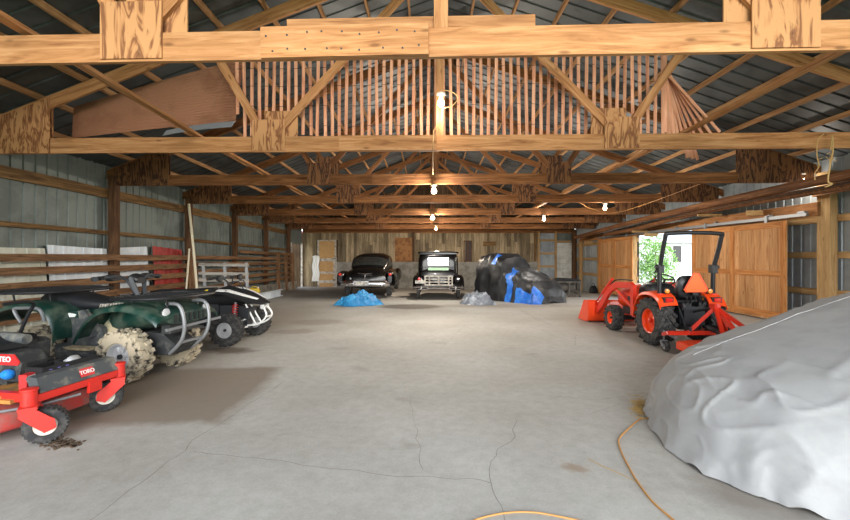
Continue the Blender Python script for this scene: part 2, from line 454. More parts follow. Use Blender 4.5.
def struct(name, mb, mat, parent=None): return O(name, mb, mat, parent, kind='structure')
def sbeam(name, p0, p1, w, h, mat, parent=None, up=(0,0,1), jitter=0): return beam(name, p0, p1, w, h, mat, parent, up, kind='structure', jitter=jitter)

# floor
mb = MB()
xs = [-7.4, -5, -2.5, 0, 2.5, 5, 8.7]; ys = [YF-.6, 1, 3, 5, 7, 9, 11, 13, 15, 17, 19, 21, YB+.3]
mb.grid([[(x, y, fz(x, y)) for x in xs] for y in ys])
mb2 = [[(x, y, fz(x, y)-.12) for x in xs] for y in ys]; mb.grid(mb2, True)
floor = struct('floor', mb, M['floor'])
def crack(pts, w):
    P = [Vector((p[0], p[1], fz(*p)+.0012)) for p in pts]
    Q = []
    for a, b in zip(P, P[1:]):
        n = max(2, int((b-a).length/.09))
        for i in range(n):
            p = a.lerp(b, i/n); k = .022
            Q.append(p+Vector((noise.noise(p*5)*k*2.0, noise.noise(p*5+Vector((9,3,1)))*k*2.0, 0)))
    Q.append(P[-1]); m_ = MB(); rows = []
    for i, p in enumerate(Q):
        t = (Q[min(i+1, len(Q)-1)]-Q[max(i-1, 0)]).normalized(); nrm = Vector((-t.y, t.x, 0))
        ww = .62*w*(.45+.8*abs(noise.noise(p*7)))
        rows.append((p-nrm*ww, p+nrm*ww))
    m_.grid(rows); return struct('crack', m_, M['crack'], floor)
def gnd(px, py): d = F*CAMH/(py-257.4); return ((px-428)*d/F, d)
for pts, w in (
    ([(90,520),(210,430),(282,383)], .006), ([(60,545),(90,520)], .006),
    ([(190,452),(255,459),(330,468),(400,477),(468,481),(490,483)], .006),
    ([(490,483),(491,462),(504,446),(514,436),(517,420)], .005), ([(490,483),(500,500),(504,516),(510,540)], .005),
    ([(534,405),(560,396),(575,403)], .004), ([(548,395),(590,400),(640,396)], .005),
    ([(416,425),(420,450),(423,470)], .004), ([(410,395),(416,425)], .003),
    ([(520,310),(535,318),(552,325)], .012), ([(545,311),(570,315),(584,317)], .014),
    ([(575,345),(576,335)], .006), ([(440,350),(455,335),(468,322)], .004),
    ([(390,372),(440,373),(475,377)], .003), ([(590,415),(620,404)], .003)):
    crack([gnd(*p) for p in pts], w)

# land around the barn
mb = MB()
xs = [-60, -20, -7.5, 0, 8.8, 14, 40]; ys = [-70, -20, YF-.7, 13, YB+.2, 40, 70]
mb.grid([[(x, y, fz(min(max(x, -7.5), 8.8), min(max(y, -5), 24))-.05) for x in xs] for y in ys])
ground = struct('ground', mb, M['grass'])
mb = MB(); mb.plate([[(x, y, fz(8.5, y)-.012) for x in (8.72, 11, 15, 19)] for y in (8, 13, 18, 24)], .03)
struct('path', mb, M['gravel'])

# ------------------------------------------------------------ ribbed metal cladding
def rib_profile(u0, u1, pitch=.225, h=.02):
    out = []; u = u0
    while u < u1:
        for du, o in ((0, 0), (.085, 0), (.10, h), (.135, h), (.15, 0), (.185, 0)):
            if u+du < u1: out.append((u+du, o))
        u += pitch
    out.append((u1, 0)); return out
def clad(name, u0, u1, to3, mat, parent=None, pitch=.225, h=.02, levels=(0, 1)):
    mb = MB(); pr = rib_profile(u0, u1, pitch, h)
    rows = [[to3(u, o, t) for u, o in pr] for t in levels]
    mb.grid(rows); return struct(name, mb, mat, parent)

# left wall
WXL = XL-.17
wall_left = bpy.data.objects.new('wall_left', None); COL.objects.link(wall_left); wall_left['kind'] = 'structure'
ztopL = HEEL+.27
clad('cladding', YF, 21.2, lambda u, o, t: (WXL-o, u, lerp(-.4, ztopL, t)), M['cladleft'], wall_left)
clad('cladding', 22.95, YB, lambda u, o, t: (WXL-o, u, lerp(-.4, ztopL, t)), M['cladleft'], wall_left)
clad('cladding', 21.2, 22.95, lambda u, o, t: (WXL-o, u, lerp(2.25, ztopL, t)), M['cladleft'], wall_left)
for z, hh in ((2.97, .23), (2.08, .095)):
    for y0, y1 in ((YF, 6.2), (6.2, 12), (12, 17.6), (17.6, 21.1)):
        sbeam('girt', (XL-.11, y0, z+drop(y0)), (XL-.11, y1, z+drop(y1)), .045, hh*R_.uniform(.9, 1.05), M['girt'], wall_left, jitter=.006)
TY = [3.24+2.85*i for i in range(7)]
for i, y in enumerate([.39]+TY):
    sbeam('post', (XL+.0, y+.17, fz(XL, y)-.05), (XL, y+.17, HEEL+drop(y)-.0), .15, .16, M['post'], wall_left, up=(0,1,0))
for a in (21.2, 22.98): sbeam('jamb', (XL-.1, a, -.25), (XL-.1, a, 2.3), .1, .08, M['whitewood'], wall_left, up=(0,1,0))
# pale board along the foot of the left wall
mb = MB(); mb.plate([[(XL+.16, y, fz(XL, y)-.02), (XL+.13, y, fz(XL, y)+.40)] for y in (12.6, 15, 18, 21.3)], -.04)
struct('baseboard_left', mb, M['curb'])

# right wall
WXR = XR+.15
wall_right = bpy.data.objects.new('wall_right', None); COL.objects.link(wall_right); wall_right['kind'] = 'structure'
ztopR = HEEL+.27
DO0, DO1 = 12.0, 16.2
for y0, y1, z0 in ((2.5, DO0, -.1), (DO1, YB, -.5), (DO0, DO1, 2.38)):
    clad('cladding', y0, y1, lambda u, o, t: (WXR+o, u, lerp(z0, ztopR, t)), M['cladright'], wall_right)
for z, hh in ((2.32, .15), (1.55, .14), (.75, .14)):
    sbeam('girt', (XR+.10, 2.5, z), (XR+.10, DO0, z), .05, hh, M['yellowpost'], wall_right)
    sbeam('girt', (XR+.10, DO1, z-.1), (XR+.10, YB-.2, z-.14), .05, hh, M['yellowpost'], wall_right)
for y in (2.7, 5.55, 8.42, DO0-.1, DO1+.1, 19.6, 22.0):
    sbeam('post', (XR, y, fz(XR, y)-.05), (XR, y, (3.3 if y < 9 else 2.7)+drop(y)), .28 if abs(y-8.42)<.1 else .15, .16, M['yellowpost'], wall_right, up=(1,0,0))
sbeam('corner_post', (XR-.02, YB-.25, -.5), (XR-.02, YB-.25, 3.1), .2, .2, M['post'], wall_right, up=(0,1,0))
sbeam('trim_1', (XR-.10, 8.5, 2.53), (XR-.10, 21.8, 2.50), .05, .30, M['header'])
sbeam('trim_2', (XR-.12, 2.5, 3.02), (XR-.12, 8.6, 2.9), .05, .2, M['header'])
for y in (9.9, 14.55, 20.2):
    z = {9.9: 2.70, 14.55: 2.42, 20.2: 2.36}[y]
    sbeam('bracket', (7.88, y, z-.1), (XR-.06, y, z-.1), .05, .12, M['yellowpost'], wall_right)
# steel track above the doors
mb = MB(); mb.box((XR-.24, 13.9, 2.43), (.05, 10.6, .075)); mb.box((XR-.215, 8.75, 2.46), (.08, .16, .1))
for y in (9.6, 11.4, 13.2, 15, 16.8, 18.6): mb.box((XR-.19, y, 2.47), (.09, .05, .10))
struct('trim_3', mb, M['steel'])
def sliding_door(name, y0, y1):
    x = XR-.27; mb = MB(); y = y0; n = round((y1-y0)/.235); w = (y1-y0)/n
    for i in range(n):
        a, b = y0+w*i+.003, y0+w*(i+1)-.003; zb = max(fz(x, a), fz(x, b))+.035
        mb.box((x, (a+b)/2, (zb+2.34)/2), (.026, w-.006, 2.34-zb))
    d = struct(name, mb, M['doorwood'])
    for yy in (y0+.07, (y0+y1)/2, y1-.07):
        sbeam('stile', (x-.027, yy, fz(x, yy)+.05), (x-.027, yy, 2.33), .13, .024, M['doorwood_x'], d, up=(1,0,0))
    for z in (2.26, 1.12, .16):
        for a, b in ((y0+.14, (y0+y1)/2-.07), ((y0+y1)/2+.07, y1-.14)):
            zz = z+(fz(x, y0)*.5 if z < 1 else 0)
            sbeam('rail', (x-.027, a, zz+ (.0)), (x-.027, b, zz), .024, .13, M['doorwood_x'], d)
    for yy in (y0+.55, y1-.55):
        m2 = MB(); m2.box((x-.01, yy, 2.39), (.03, .07, .16)); m2.lathe([(-.02, .04), (.02, .04)], (x, yy, 2.46), 'X', 12)
        struct('hanger', m2, M['steel'], d)
    return d
M['doorwood_x'] = wood('cedar battens', rgb(150,90,44), rgb(198,132,74), rgb(220,160,98), knots=.5)
sliding_door('door_1', 9.06, 12.28)
sliding_door('door_2', 15.85, 18.98)

# back wall
wall_back = bpy.data.objects.new('wall_back', None); COL.objects.link(wall_back); wall_back['kind'] = 'structure'
def island_vary(mat, lo=.5, hi=1.12):
    nt = mat.node_tree; b = nt.nodes['Principled BSDF']; src = b.inputs['Base Color'].links[0].from_socket
    g = nt.nodes.new('ShaderNodeNewGeometry'); r = ramp(nt, [(0, (lo, lo*.98, lo*.94, 1)), (.5, (.85,.84,.82,1)), (1, (hi, hi, hi, 1))])
    nt.links.new(g.outputs['Random Per Island'], r.inputs[0])
    nt.links.new(mixc(nt, 1.0, src, r.outputs[0], 'MULTIPLY'), b.inputs['Base Color'])
island_vary(M['barnboard'], .42, 1.15); island_vary(M['barnlow'], .6, 1.1); island_vary(M['doorwood'], .72, 1.08)
def boards(x0, x1, z0f, z1f, y, skip=()):
    mb = MB(); x = x0
    while x < x1-.02:
        w = min(R_.uniform(.13, .27), x1-x); xm = x+w/2; z0, z1 = z0f(xm), z1f(xm)
        cut = [z0, z1] if R_.random() < .45 or z1-z0 < 1.3 else [z0, lerp(z0, z1, R_.uniform(.45, .75)), z1]
        for a, b in zip(cut, cut[1:]):
            hole = [q for q in skip if q[0] < xm < q[1]]
            rng = [(a, b)]
            for q in hole: rng = [r for s in rng for r in ((s[0], min(s[1], q[2])), (max(s[0], q[3]), s[1])) if r[1]-r[0] > .03]
            for c, d in rng: mb.box((xm, y+R_.uniform(-.012, .012), (c+d)/2), (w-R_.uniform(.004, .02), .025, d-c-.01))
        x += w
    return mb
wtop = 3.0
struct('board_siding', boards(XL-.1, 6.42, lambda x: (1.23 if x > -5.28 else -.3), lambda x: wtop, YB, skip=((2.09, 2.53, 1.27, 2.45), (-6.42, -5.3, -.3, 2.5))), M['barnboard'], wall_back)
struct('gable_siding', boards(XL-.1, 8.5, lambda x: wtop-.02, lambda x: zraf(x)+.285+drop(YB), YB+.03), M['barnlow'], wall_back)
mb = MB(); mb.box((-.36, YB+.10, 2.14), (13.6, .02, 1.9)); struct('leak_backing', mb, M['barnlow'], wall_back)  # unseen sheet added behind the boards to close bright gaps
mb = MB(); mb.prism([(XL-.15, wtop-.1), (8.55, wtop-.1), (8.55, zraf(8.55)+.32+drop(YB)), (XC, zraf(XC)+.32+drop(YB)), (XL-.15, zraf(XL-.15)+.32+drop(YB))], lambda u, v, w_: (u, YB+.09+w_, v), .02); struct('gable_leak_backing', mb, M['barnlow'], wall_back)  # unseen sheet added behind the gable boards to close their gaps
mb = MB()
for i in range(int((6.42+5.28)/.4)+1):
    for j in range(8):
        x = -5.28+i*.4-(.2 if j % 2 else 0); a, b = max(x, -5.28), min(x+.392, 6.42)
        if b-a > .05: mb.box(((a+b)/2, YB+.06, -.37+j*.2+.1), (b-a, .2, .194))
mb.box((.55, YB+.08, .43), (11.9, .1, 1.6)); struct('block_wall', mb, M['block'], wall_back)
mb = MB(); mb.box((8.0, YB+.10, 1.0), (1.3, .02, 3)); mb.box((-6.8, YB+.10, 1.2), (3.0, .02, 3.4)); struct('leak_backing', mb, M['barnlow'], wall_back)  # unseen sheets added to stop sky leaking past the panel and door
sbeam('lintel', (XL, YB-.04, 3.02), (8.4, YB-.04, 3.0), .06, .2, M['truss_dim'], wall_back)
clad('cladding', 6.42, 7.4, lambda u, o, t: (u, YB+.02+o, lerp(-.45, 3.1, t)), M['cladright'], wall_back)
clad('cladding', 7.4, 8.56, lambda u, o, t: (u, YB+.02+o, lerp(2.38, 3.1, t)), M['cladleft'], wall_back)
for z in (2.49, 1.73, .98, .22): sbeam('girt', (6.46, YB-.03, z), (7.36, YB-.03, z), .05, .12, M['yellowpost'], wall_back)
sbeam('girt', (7.4, YB-.03, 2.42), (8.3, YB-.03, 2.42), .05, .1, M['yellowpost'], wall_back)
for x in (6.40, 7.39): sbeam('post', (x, YB-.05, -.4), (x, YB-.05, 3.0), .1, .12, M['yellowpost'], wall_back, up=(0,1,0))
sbeam('post', (6.2, YB-.05, 1.27), (6.2, YB-.05, 3.0), .1, .14, M['girt'], wall_back, up=(0,1,0))
mb = MB()
for j in range(9):
    for i in range(3):
        a = 7.46+i*.36; mb.box((a+.17, YB+.0, -.35+j*.3+.15), (.352, .06, .294))
struct('white_panel', mb, M['whiteblock'], wall_back)
mb = MB(); mb.box((-1.42, YB-.05, 1.95), (.98, .02, 1.38)); struct('plywood_panel', mb, M['brownply'], wall_back)
sbeam('post', (-.83, YB-.06, 1.27), (-.83, YB-.06, 3.0), .1, .16, M['post'], wall_back, up=(0,1,0))
sbeam('patch_board', (3.19, YB-.05, 2.29), (3.94, YB-.05, 2.29), .03, .26, M['girt'], wall_back)
# small dark window
mb = MB(); mb.box((2.31, YB+.10, 1.86), (.44, .02, 1.18)); w1 = struct('window_1', mb, M['interior'])
for p0, p1 in (((2.09, 1.27), (2.09, 2.45)), ((2.53, 1.27), (2.53, 2.45)), ((2.07, 2.45), (2.55, 2.45)), ((2.07, 1.28), (2.55, 1.28)), ((2.09, 1.86), (2.53, 1.86)), ((2.31, 1.28), (2.31, 2.45))):
    t = .03 if (p0[1], p1[1]) == (1.86, 1.86) or p0[0] == 2.31 else .055
    sbeam('window_frame', (p0[0], YB-.01, p0[1]), (p1[0], YB-.01, p1[1]), .05, t, M['post'], w1, up=(0,1,0) if p0[0]==p1[0] else (0,0,1))
mb = MB(); mb.box((2.31, YB+.06, 1.86), (.42, .006, 1.14)); struct('pane', mb, M['glass_dull'], w1)
# boarded door at the left end of the back wall
mb = MB(); mb.box((-5.86, YB+.02, 1.12), (1.1, .03, 2.76)); d3 = struct('door_3', mb, M['osb'])
for p0, p1, w in (((-6.36, -.25), (-6.36, 2.5), .1), ((-5.38, -.25), (-5.38, 1.5), .2), ((-5.36, 1.5), (-5.36, 2.5), .09)):
    sbeam('stile', (p0[0], YB-.02, p0[1]), (p1[0], YB-.02, p1[1]), .04, w, M['whitewood'], d3, up=(1,0,0))
for z, h in ((1.36, .18), (.62, .12), (.1, .16), (2.48, .06)): sbeam('rail', (-6.36, YB-.045, z), (-5.3, YB-.045, z), .03, h, M['whitewood'], d3)
m2 = MB(); m2.box((-5.42, YB-.075, 1.42), (.16, .02, .05)); struct('hinge', m2, M['darksteel'], d3)
m2 = MB(); m2.box((-5.42, YB-.075, .2), (.16, .02, .05)); struct('hinge', m2, M['darksteel'], d3)

# ------------------------------------------------------------ roof = ceiling
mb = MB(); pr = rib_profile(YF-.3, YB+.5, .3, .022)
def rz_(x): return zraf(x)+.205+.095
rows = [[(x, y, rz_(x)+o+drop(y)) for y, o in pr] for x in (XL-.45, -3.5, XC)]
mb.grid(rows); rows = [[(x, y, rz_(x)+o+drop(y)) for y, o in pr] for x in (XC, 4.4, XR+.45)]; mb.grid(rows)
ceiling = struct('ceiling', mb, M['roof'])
def purlin(x):
    z = zraf(x)+.205+.045
    if x > XC-.01 and x < XC+.01: return
    mb = MB(); st = [(YF-.2), 9.5, YB+.3]; rows = []
    for y in st:
        rows.append([mb.v((y, a*.02, z+b*.045+drop(y))) for a, b in ((-1,-1),(1,-1),(1,1),(-1,1))])
    for i in range(2):
        for k in range(4): mb.face([rows[i][k], rows[i][(k+1)%4], rows[i+1][(k+1)%4], rows[i+1][k]])
    mb.face(rows[0][::-1]); mb.face(rows[-1])
    o = struct('purlin', mb, M['purlin'], ceiling)
    o.matrix_local = Matrix(((0,-1,0,x),(1,0,0,0),(0,0,1,0),(0,0,0,1)))
k = .58
while k < 8.2:
    if k < SPAN_L+.1: purlin(XC-k-.02)
    if k < SPAN_R+.1: purlin(XC+k)
    k += .715

# ------------------------------------------------------------ trusses
ORD = ['nearest to the open front, with the splice board across its middle', 'second from the front, in front of the upright lath',
       'third from the front, with a bulb hung under its middle', 'fourth from the front', 'fifth from the front, above the middle of the floor',
       'second from the back wall', 'closest to the board back wall']
def truss(i):
    y = TY[i]; z0 = CAMH + (1.62, 1.62, 1.63, 1.603, 1.55, 1.50, 1.444)[i]
    t = thing('roof_truss', 'bolted timber roof truss, ' + ORD[i], 'roof truss', (XC, y, z0), -.033 if i == 0 else -.025, 'roof trusses')
    W = M['truss'] if i < 2 else M['truss_dim']; G = M['ply'] if i < 2 else M['ply_dim']  # light falloff painted in: trusses further back get the darker wood
    T = .04; dz = HEEL+drop(y)-z0          # rafter lower edge at the wall, in truss coordinates
    rise = RIDGE-HEEL
    beam('bottom_chord', (-SPAN_L, 0, .1175), (-1.4+.01, 0, .1175), T, .235, W, t)
    beam('bottom_chord', (-1.39, 0, .1175), (SPAN_R, 0, .1175), T, .235, W, t)
    for sx, sp, p in ((-1, SPAN_L, PL), (1, SPAN_R, PR)):
        k = .1; nrm = 1
        beam('rafter', (sx*(sp+.32), 0, dz-.32*p+k), (0, 0, dz+rise+k), T, .188, W, t)
    ra = lambda x: dz+rise-abs(x)*(PL if x < 0 else PR)
    # king post, webs
    kx = -.07 if i else -.145
    beam('king_post', (kx, .002, .02), (kx, .002, dz+rise), T*.95, .113, W, t, up=(1,0,0))
    for gx, mx, topx in ((-2.70, -3.62, -.10), (2.55 if i == 0 else 2.66, 3.75, -.02)):
        s = -1 if gx < 0 else 1
        beam('web', (gx-s*.12, .0, .30), (topx, 0, dz+rise-.05), .12, T*.9, W, t, up=(0,1,0))
        beam('web', (gx+s*.10, .0, .30), (mx, 0, ra(mx)+.03), .12, T*.9, W, t, up=(0,1,0))
        m_ = MB(); m_.box((0,0,0), (.52, .014, .47)); g = O('gusset', m_, G, t); g.location = (gx, -.028, .255)
        m_ = MB(); m_.box((0,0,0), (.52, .014, .62)); g = O('gusset', m_, G, t); g.location = (gx-s*.18, .028, .33)
    for sx, sp, p in ((-1, SPAN_L, PL), (1, SPAN_R, PR)):
        for yy in (-.028, .028):
            L = 1.27 if sx < 0 else 1.62
            poly = [(sx*sp, 0), (sx*(sp-L), 0), (sx*(sp-L), dz+p*L+.16), (sx*sp, dz+.17)]
            m_ = MB(); m_.prism(poly, lambda u, v, w: (u, w-.007, v), .014); g = O('heel_gusset', m_, G, t); g.location = (0, yy, 0)
    m_ = MB(); m_.prism([(-.45, dz+rise-.35), (.45, dz+rise-.35), (.45, dz+rise+.02), (0, dz+rise+.19), (-.45, dz+rise+.02)], lambda u, v, w: (u, w-.007, v), .014)
    g = O('ridge_gusset', m_, G, t); g.location = (0, .028, 0)
    if i == 0:
        beam('splice_board', (-1.60, -.045, .115), (-.245, -.045, .125), .045, .25, M['truss'], t)
        beam('splice_board', (-1.42, .045, .235), (.62, .045, .235), .04, .235, M['truss'], t)
        for q in range(18):
            m_ = MB(); m_.lathe([(-.003, .008), (.002, .008)], (-1.53+(q//2)*.15+R_.uniform(-.03,.03), -.069, .05+.13*(q % 2)+R_.uniform(-.02,.02)), 'Y', 8)
            O('bolt', m_, M['darksteel'], t)
    else:
        beam('splice_board', (-1.7+.1*(i % 3), -.045, .115), (-.12, -.045, .115), .04, .225, W, t)
    return t
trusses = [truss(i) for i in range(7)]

# long braces lying across the bottom chords
for x0, x1, lab in ((-3.10, -3.62, 'long timber brace lying across the truss chords on the left side'), (3.62, 3.92, 'long timber brace lying across the truss chords on the right side')):
    t = thing('lateral_brace', lab, 'brace', group='long braces over the trusses')
    zz = lambda y: CAMH+1.62+.235+.045 + (0 if y < 9 else -(y-9)*.016)
    pts = [(x0, -.5, zz(0)), (x1, 6.6, zz(6)), (x1+.02*(1 if x0>0 else -1), 12.3, zz(12)), (x1, 21, zz(20.8))]
    for a, b in zip(pts, pts[1:]):
        beam('board', a, b, .09, .042, M['truss'], t)

# ------------------------------------------------------------ upright lath (snow fence) behind the second truss
sf = thing('lath_fence', 'roll of reddish wired lath standing up between the roof timbers', 'lath fence', (0, 6.3, 3.40))
px = 235.0; n = 0
yy0 = lambda x: -.025*x
while px < 664:
    x = (px-428)*6.3/F
    zt = min(1.33+R_.uniform(-.03, .03), zraf(x)-3.40-.06)
    zb = .0+R_.uniform(-.06, .05)
    if n == 0: zb = .38
    if min(abs(x-3.9), abs(x+3.6)) < .12: zb = .06
    lean = R_.uniform(-.012, .012)
    beam('slat', (x+lean, yy0(x)+R_.uniform(-.006,.006), zb), (x-lean, yy0(x), zt), .012, .048, M['lath_x'] if 'lath_x' in M else M['lath'], sf, up=(1,0,0))
    px += 7.45*R_.uniform(.96, 1.04); n += 1
for k in range(12):                                          # the twisted end on the right
    f = k/11; xt = (662+7*f-428)*6.3/F; xb = (664+54*f-428)*6.3/F
    y = -.04+.30*math.sin(f*PI)
    beam('slat', (xb, y, .06), (xt, y*.25-.08+.1*f, 1.27-.3*f*f), .012, .044, M['lath_x'], sf, up=(1,0,0))
for k in range(5):
    beam('slat', (4.44+.065*k, .55+.03*k, -.20+.02*(k % 2)), (4.30+.03*k, .5, .30), .012, .044, M['lath_x'], sf, up=(1,0,0))
for z in (.18, .5, .82, 1.1):
    m_ = MB(); pts = [((235+i*7.4-428)*6.3/F, yy0((235+i*7.4-428)*6.3/F)+(.012 if i % 2 else -.012), z+.006*math.sin(i*.7)) for i in range(58)]
    m_.tube(pts, .004, 5); O('wire', m_, M['darksteel'], sf)
# brown corrugated sheet tucked up behind the second truss, and the grey sheet under it
def quad_corr(c, n, amp, m, to=None):
    BL, BR, TR, TL = [Vector(q) for q in c]; rows = []
    for i in range(n+1):
        t = i/n; a = BL.lerp(TL, t); b = BR.lerp(TR, t)
        rows.append([a.lerp(b, j/m)+Vector((0, amp*math.sin(i*PI*.5*2/2), .02*math.sin(j/m*PI))) for j in range(m+1)])
    return rows
m_ = MB(); m_.plate(quad_corr([(-5.80, 6.52, 3.44), (-3.10, 6.44, 3.68), (-3.04, 6.62, 4.80), (-5.90, 6.66, 4.00)], 84, .012, 10), .002)
tag(O('corrugated_sheet', m_, M['sheetbrown'], sharp=70), 'brown corrugated sheet stored up under the roof behind the second truss', 'roofing sheet')
m_ = MB(); m_.plate(quad_corr([(-4.2, 6.32, 3.42), (-3.1, 6.30, 3.55), (-3.05, 6.34, 3.66), (-4.15, 6.36, 3.52)], 4, .004, 6), .004)
tag(O('flashing_sheet', m_, M['steel']), 'grey metal strip below the brown corrugated sheet in the roof', 'metal strip')

# ------------------------------------------------------------ poles hung along the right wall
m_ = MB(); m_.tube(smooth_path([(7.55, 3.4, 3.03), (7.60, 7.2, 3.00), (7.6, 11, 2.93), (7.57, 15, 2.80), (7.6, 20.6, 2.52)], 8), [.095]*33, 12)
tag(O('log_pole', m_, M['log_y'] if 'log_y' in M else M['log']), 'upper of two long peeled poles hung along the right wall', 'pole', 'peeled poles on the right wall')
m_ = MB(); m_.tube(smooth_path([(7.70, 5.2, 2.80), (7.70, 7.2, 2.82), (7.72, 11.2, 2.79), (7.72, 14.8, 2.565), (7.74, 17.5, 2.5)], 8), [.08]*33, 12)
tag(O('log_pole', m_, M['log']), 'lower long peeled pole beneath the other on the right wall', 'pole', 'peeled poles on the right wall')
lp = bpy.data.objects['log_pole.001']
for y, z in ((7.0, 2.71), (11.2, 2.68), (14.8, 2.455)): beam('support_arm', (7.55, y, z), (8.22, y, z), .05, .07, M['yellowpost'], lp)
m_ = MB(); m_.tube(smooth_path([(7.45, 6.2, 2.86), (7.47, 7.4, 2.82), (7.46, 9.5, 2.80), (7.44, 11.5, 2.74), (7.45, 14, 2.70)], 8), .012, 6)
tag(O('cable', m_, M['cable']), 'thin black cable running along the poles on the right wall', 'cable')
# baling twine knotted over the second truss
for k, (pp, lab) in enumerate((([(831,150),(832,135),(833,150),(830,166),(828,181),(832,184),(825,187)], 'right hand strand of baling twine hanging from the second truss'),
              ([(824,134),(818,140),(817,155),(819,166),(815,173),(815,180)], 'left hand strand of baling twine hanging from the second truss'))):
    m_ = MB(); m_.tube(smooth_path([at(a, b, 5.82) for a, b in pp], 5), .010 if k == 0 else .006, 6)
    for q in range(8 if k == 0 else 3):
        p = at(830 if k == 0 else 817, 152+q*2 if k == 0 else 160+q*5, 5.82); m_.tube([p, p+Vector((R_.uniform(-.09,.09), R_.uniform(-.03,.03), R_.uniform(-.1,.06)))], .004, 4)
    tag(O('baling_twine', m_, M['twine']), lab, 'twine', 'twine strands')

# ------------------------------------------------------------ lamps
def bulb(p, hang, label, mat, r=.05, watts=0, col=(1,.82,.58), shield=False):
    t = thing('light_bulb', label, 'light bulb', p, group='bare light bulbs')
    m_ = MB(); m_.lathe([(-.06, .001), (-.055, r*.5), (-.03, r*.9), (0, r), (.03, r*.85), (.06, r*.5), (.085, r*.4)], (0,0,0), 'Z', 18); O('glass', m_, mat, t)
    m_ = MB(); m_.lathe([(.08, .022), (.10, .03), (.115, .065), (.14, .065), (.145, .03)], (0,0,0), 'Z', 18); O('lampholder', m_, M['porcelain'], t)
    if hang > 0:
        m_ = MB(); m_.tube([(0,0,.14), (.004, 0, .14+hang*.5), (0, 0, .14+hang)], .006, 6); O('cord', m_, M['cable'], t)
    if watts:
        l = bpy.data.lights.new('bulb_light', 'POINT'); l.energy = watts; l.color = col; l.shadow_soft_size = .06
        lo = bpy.data.objects.new('bulb_light', l); COL.objects.link(lo); lo.location = Vector(p)+Vector((0, -.02, -.13))
    return t
BULBS = [
 (at(441, 103, 5.92), 0, 'bright bare bulb mounted on the king post of the second truss', 'bulb', .05, .05),
 (at(434, 191, 8.80), .03, 'glowing bulb hung beneath the middle of the third truss', 'bulb', .06, .9),
 (at(432.5, 218, 14.5), .03, 'small white glowing bulb above the two black cars', 'bulb', .08, 1.0),
 (at(436, 228.5, 17.45), .09, 'small orange glowing bulb farthest down the middle', 'bulbwarm', .06, 1.2),
]
for p, h, lab, mt, r, k in BULBS: bulb(p, h, lab, M[mt], r, BULBW*k, (1,.91,.79) if mt == 'bulb' else (1,.84,.68))
# block that carries the nearest bulb
bulb(at(802, 180, 8.75), .0, 'white bulb hung beneath the third truss near the right wall', M['bulb'], .05, BULBW*.08, (1,.92,.8))
bulb(at(605, 208, 11.7), .0, 'white bulb hung beneath the fourth truss on the right side', M['bulb'], .05, BULBW*.5, (1,.92,.8))
bulb(at(544, 219, 14.5), .0, 'white bulb hung beneath the fifth truss above the covered machine', M['bulb'], .05, BULBW*.3, (1,.94,.86))
m_ = MB(); m_.tube(smooth_path([at(442, 90, 5.98), at(452, 92, 5.95), at(458, 98, 5.95), at(452, 106, 5.95), at(443, 109, 5.93), at(441, 120, 5.95), at(434, 130, 5.95), at(433.5, 136, 5.9), at(433, 151, 5.96), at(433, 175, 8.78)], 5), .006, 6)
tag(O('lamp_cord', m_, M['twine']), 'pale cord looping from the bulb on the king post of the second truss', 'cord')
m_ = MB(); m_.tube(smooth_path([at(580, 203, 11.7), at(592, 209, 12.6), at(612, 213, 13.6), at(640, 206, 11.6), at(700, 184, 8.8)], 8), .004, 6)
tag(O('extension_cord', m_, M['cordorange']), 'thin yellow cord sagging between the trusses on the right side', 'cord')

# ------------------------------------------------------------ left side: fence, sheets, gate
fn = thing('board_fence', 'weathered board fence running along the left wall', 'fence', (0,0,0))
RX = XL+.14
for z in (1.50, 1.255, 1.01, .72, .44):
    for y0, y1 in ((4.6, 9.0), (9.0, 11.9)):
        beam('rail', (RX, y0, z+R_.uniform(-.012,.012)), (RX, y1, z+R_.uniform(-.012,.012)), .042, .135, M['rail'], fn, jitter=.004)
for z in (1.72, 1.50, 1.29, 1.06, .8, .55):
    beam('rail', (RX, 12.0 if z < 1.6 else 14.9, z), (RX, 17.4, z-.04), .04, .12, M['rail'], fn, jitter=.004)
    beam('rail', (RX, 17.4, z-.04), (RX, 20.6, z-.07), .04, .12, M['rail'], fn, jitter=.004)
for y, x in ((11.75, RX+.07), (4.8, RX+.07)):
    beam('fence_post', (x, y, 0), (x, y, 1.72), .09, .14, M['yellowpost_z'] if 'yellowpost_z' in M else M['rail'], fn, up=(1,0,0))
for y in (18.6, 19.6, 20.55):
    beam('fence_post', (RX+.05, y, fz(-7,y)), (RX+.05, y, 1.75), .06, .16, M['rail'], fn, up=(1,0,0))
def sheet(y0, y1, z1, mat, label, gap=.19, dz=0.0, k=0):
    m_ = MB(); pr = rib_profile(y0, y1, .23, .02)
    m_.plate([[(XL-.085+.10*(1-t)+o*.6 - .0*k, u, lerp(.0, z1+dz*(u-y0)/(y1-y0), t)) for u, o in pr] for t in (0, .5, 1)], .004)
    tag(O('roofing_sheet', m_, mat), label, 'roofing sheet', 'roofing sheets leaning on the left wall')
sheet(6.42, 7.55, 1.67, M['sheetcream'], 'cream ribbed roofing sheet leaning on the left wall, nearest the camera')
sheet(7.6, 9.0, 1.74, M['sheetwhite'], 'white ribbed roofing sheet leaning on the wall left of the dark post', dz=-.05)
sheet(9.22, 10.3, 1.72, M['sheetwhite'], 'white ribbed roofing sheet leaning on the wall between dark post and red sheet', dz=.06)
sheet(10.5, 11.75, 1.80, M['sheetred'], 'red ribbed roofing sheet leaning on the left wall', dz=-.08)
m_ = MB(); m_.tube([(-6.45, 11.25, .03), (-6.72, 11.5, 1.5), (-6.95, 11.62, 3.05)], .035, 10)
tag(O('plastic_pipe', m_, M['pvc']), 'cream plastic pipe leaning against the left wall beside the fence post', 'pipe')
m_ = MB(); m_.tube([(-6.75, 11.1, .02), (-6.92, 11.6, 1.75)], .025, 8)
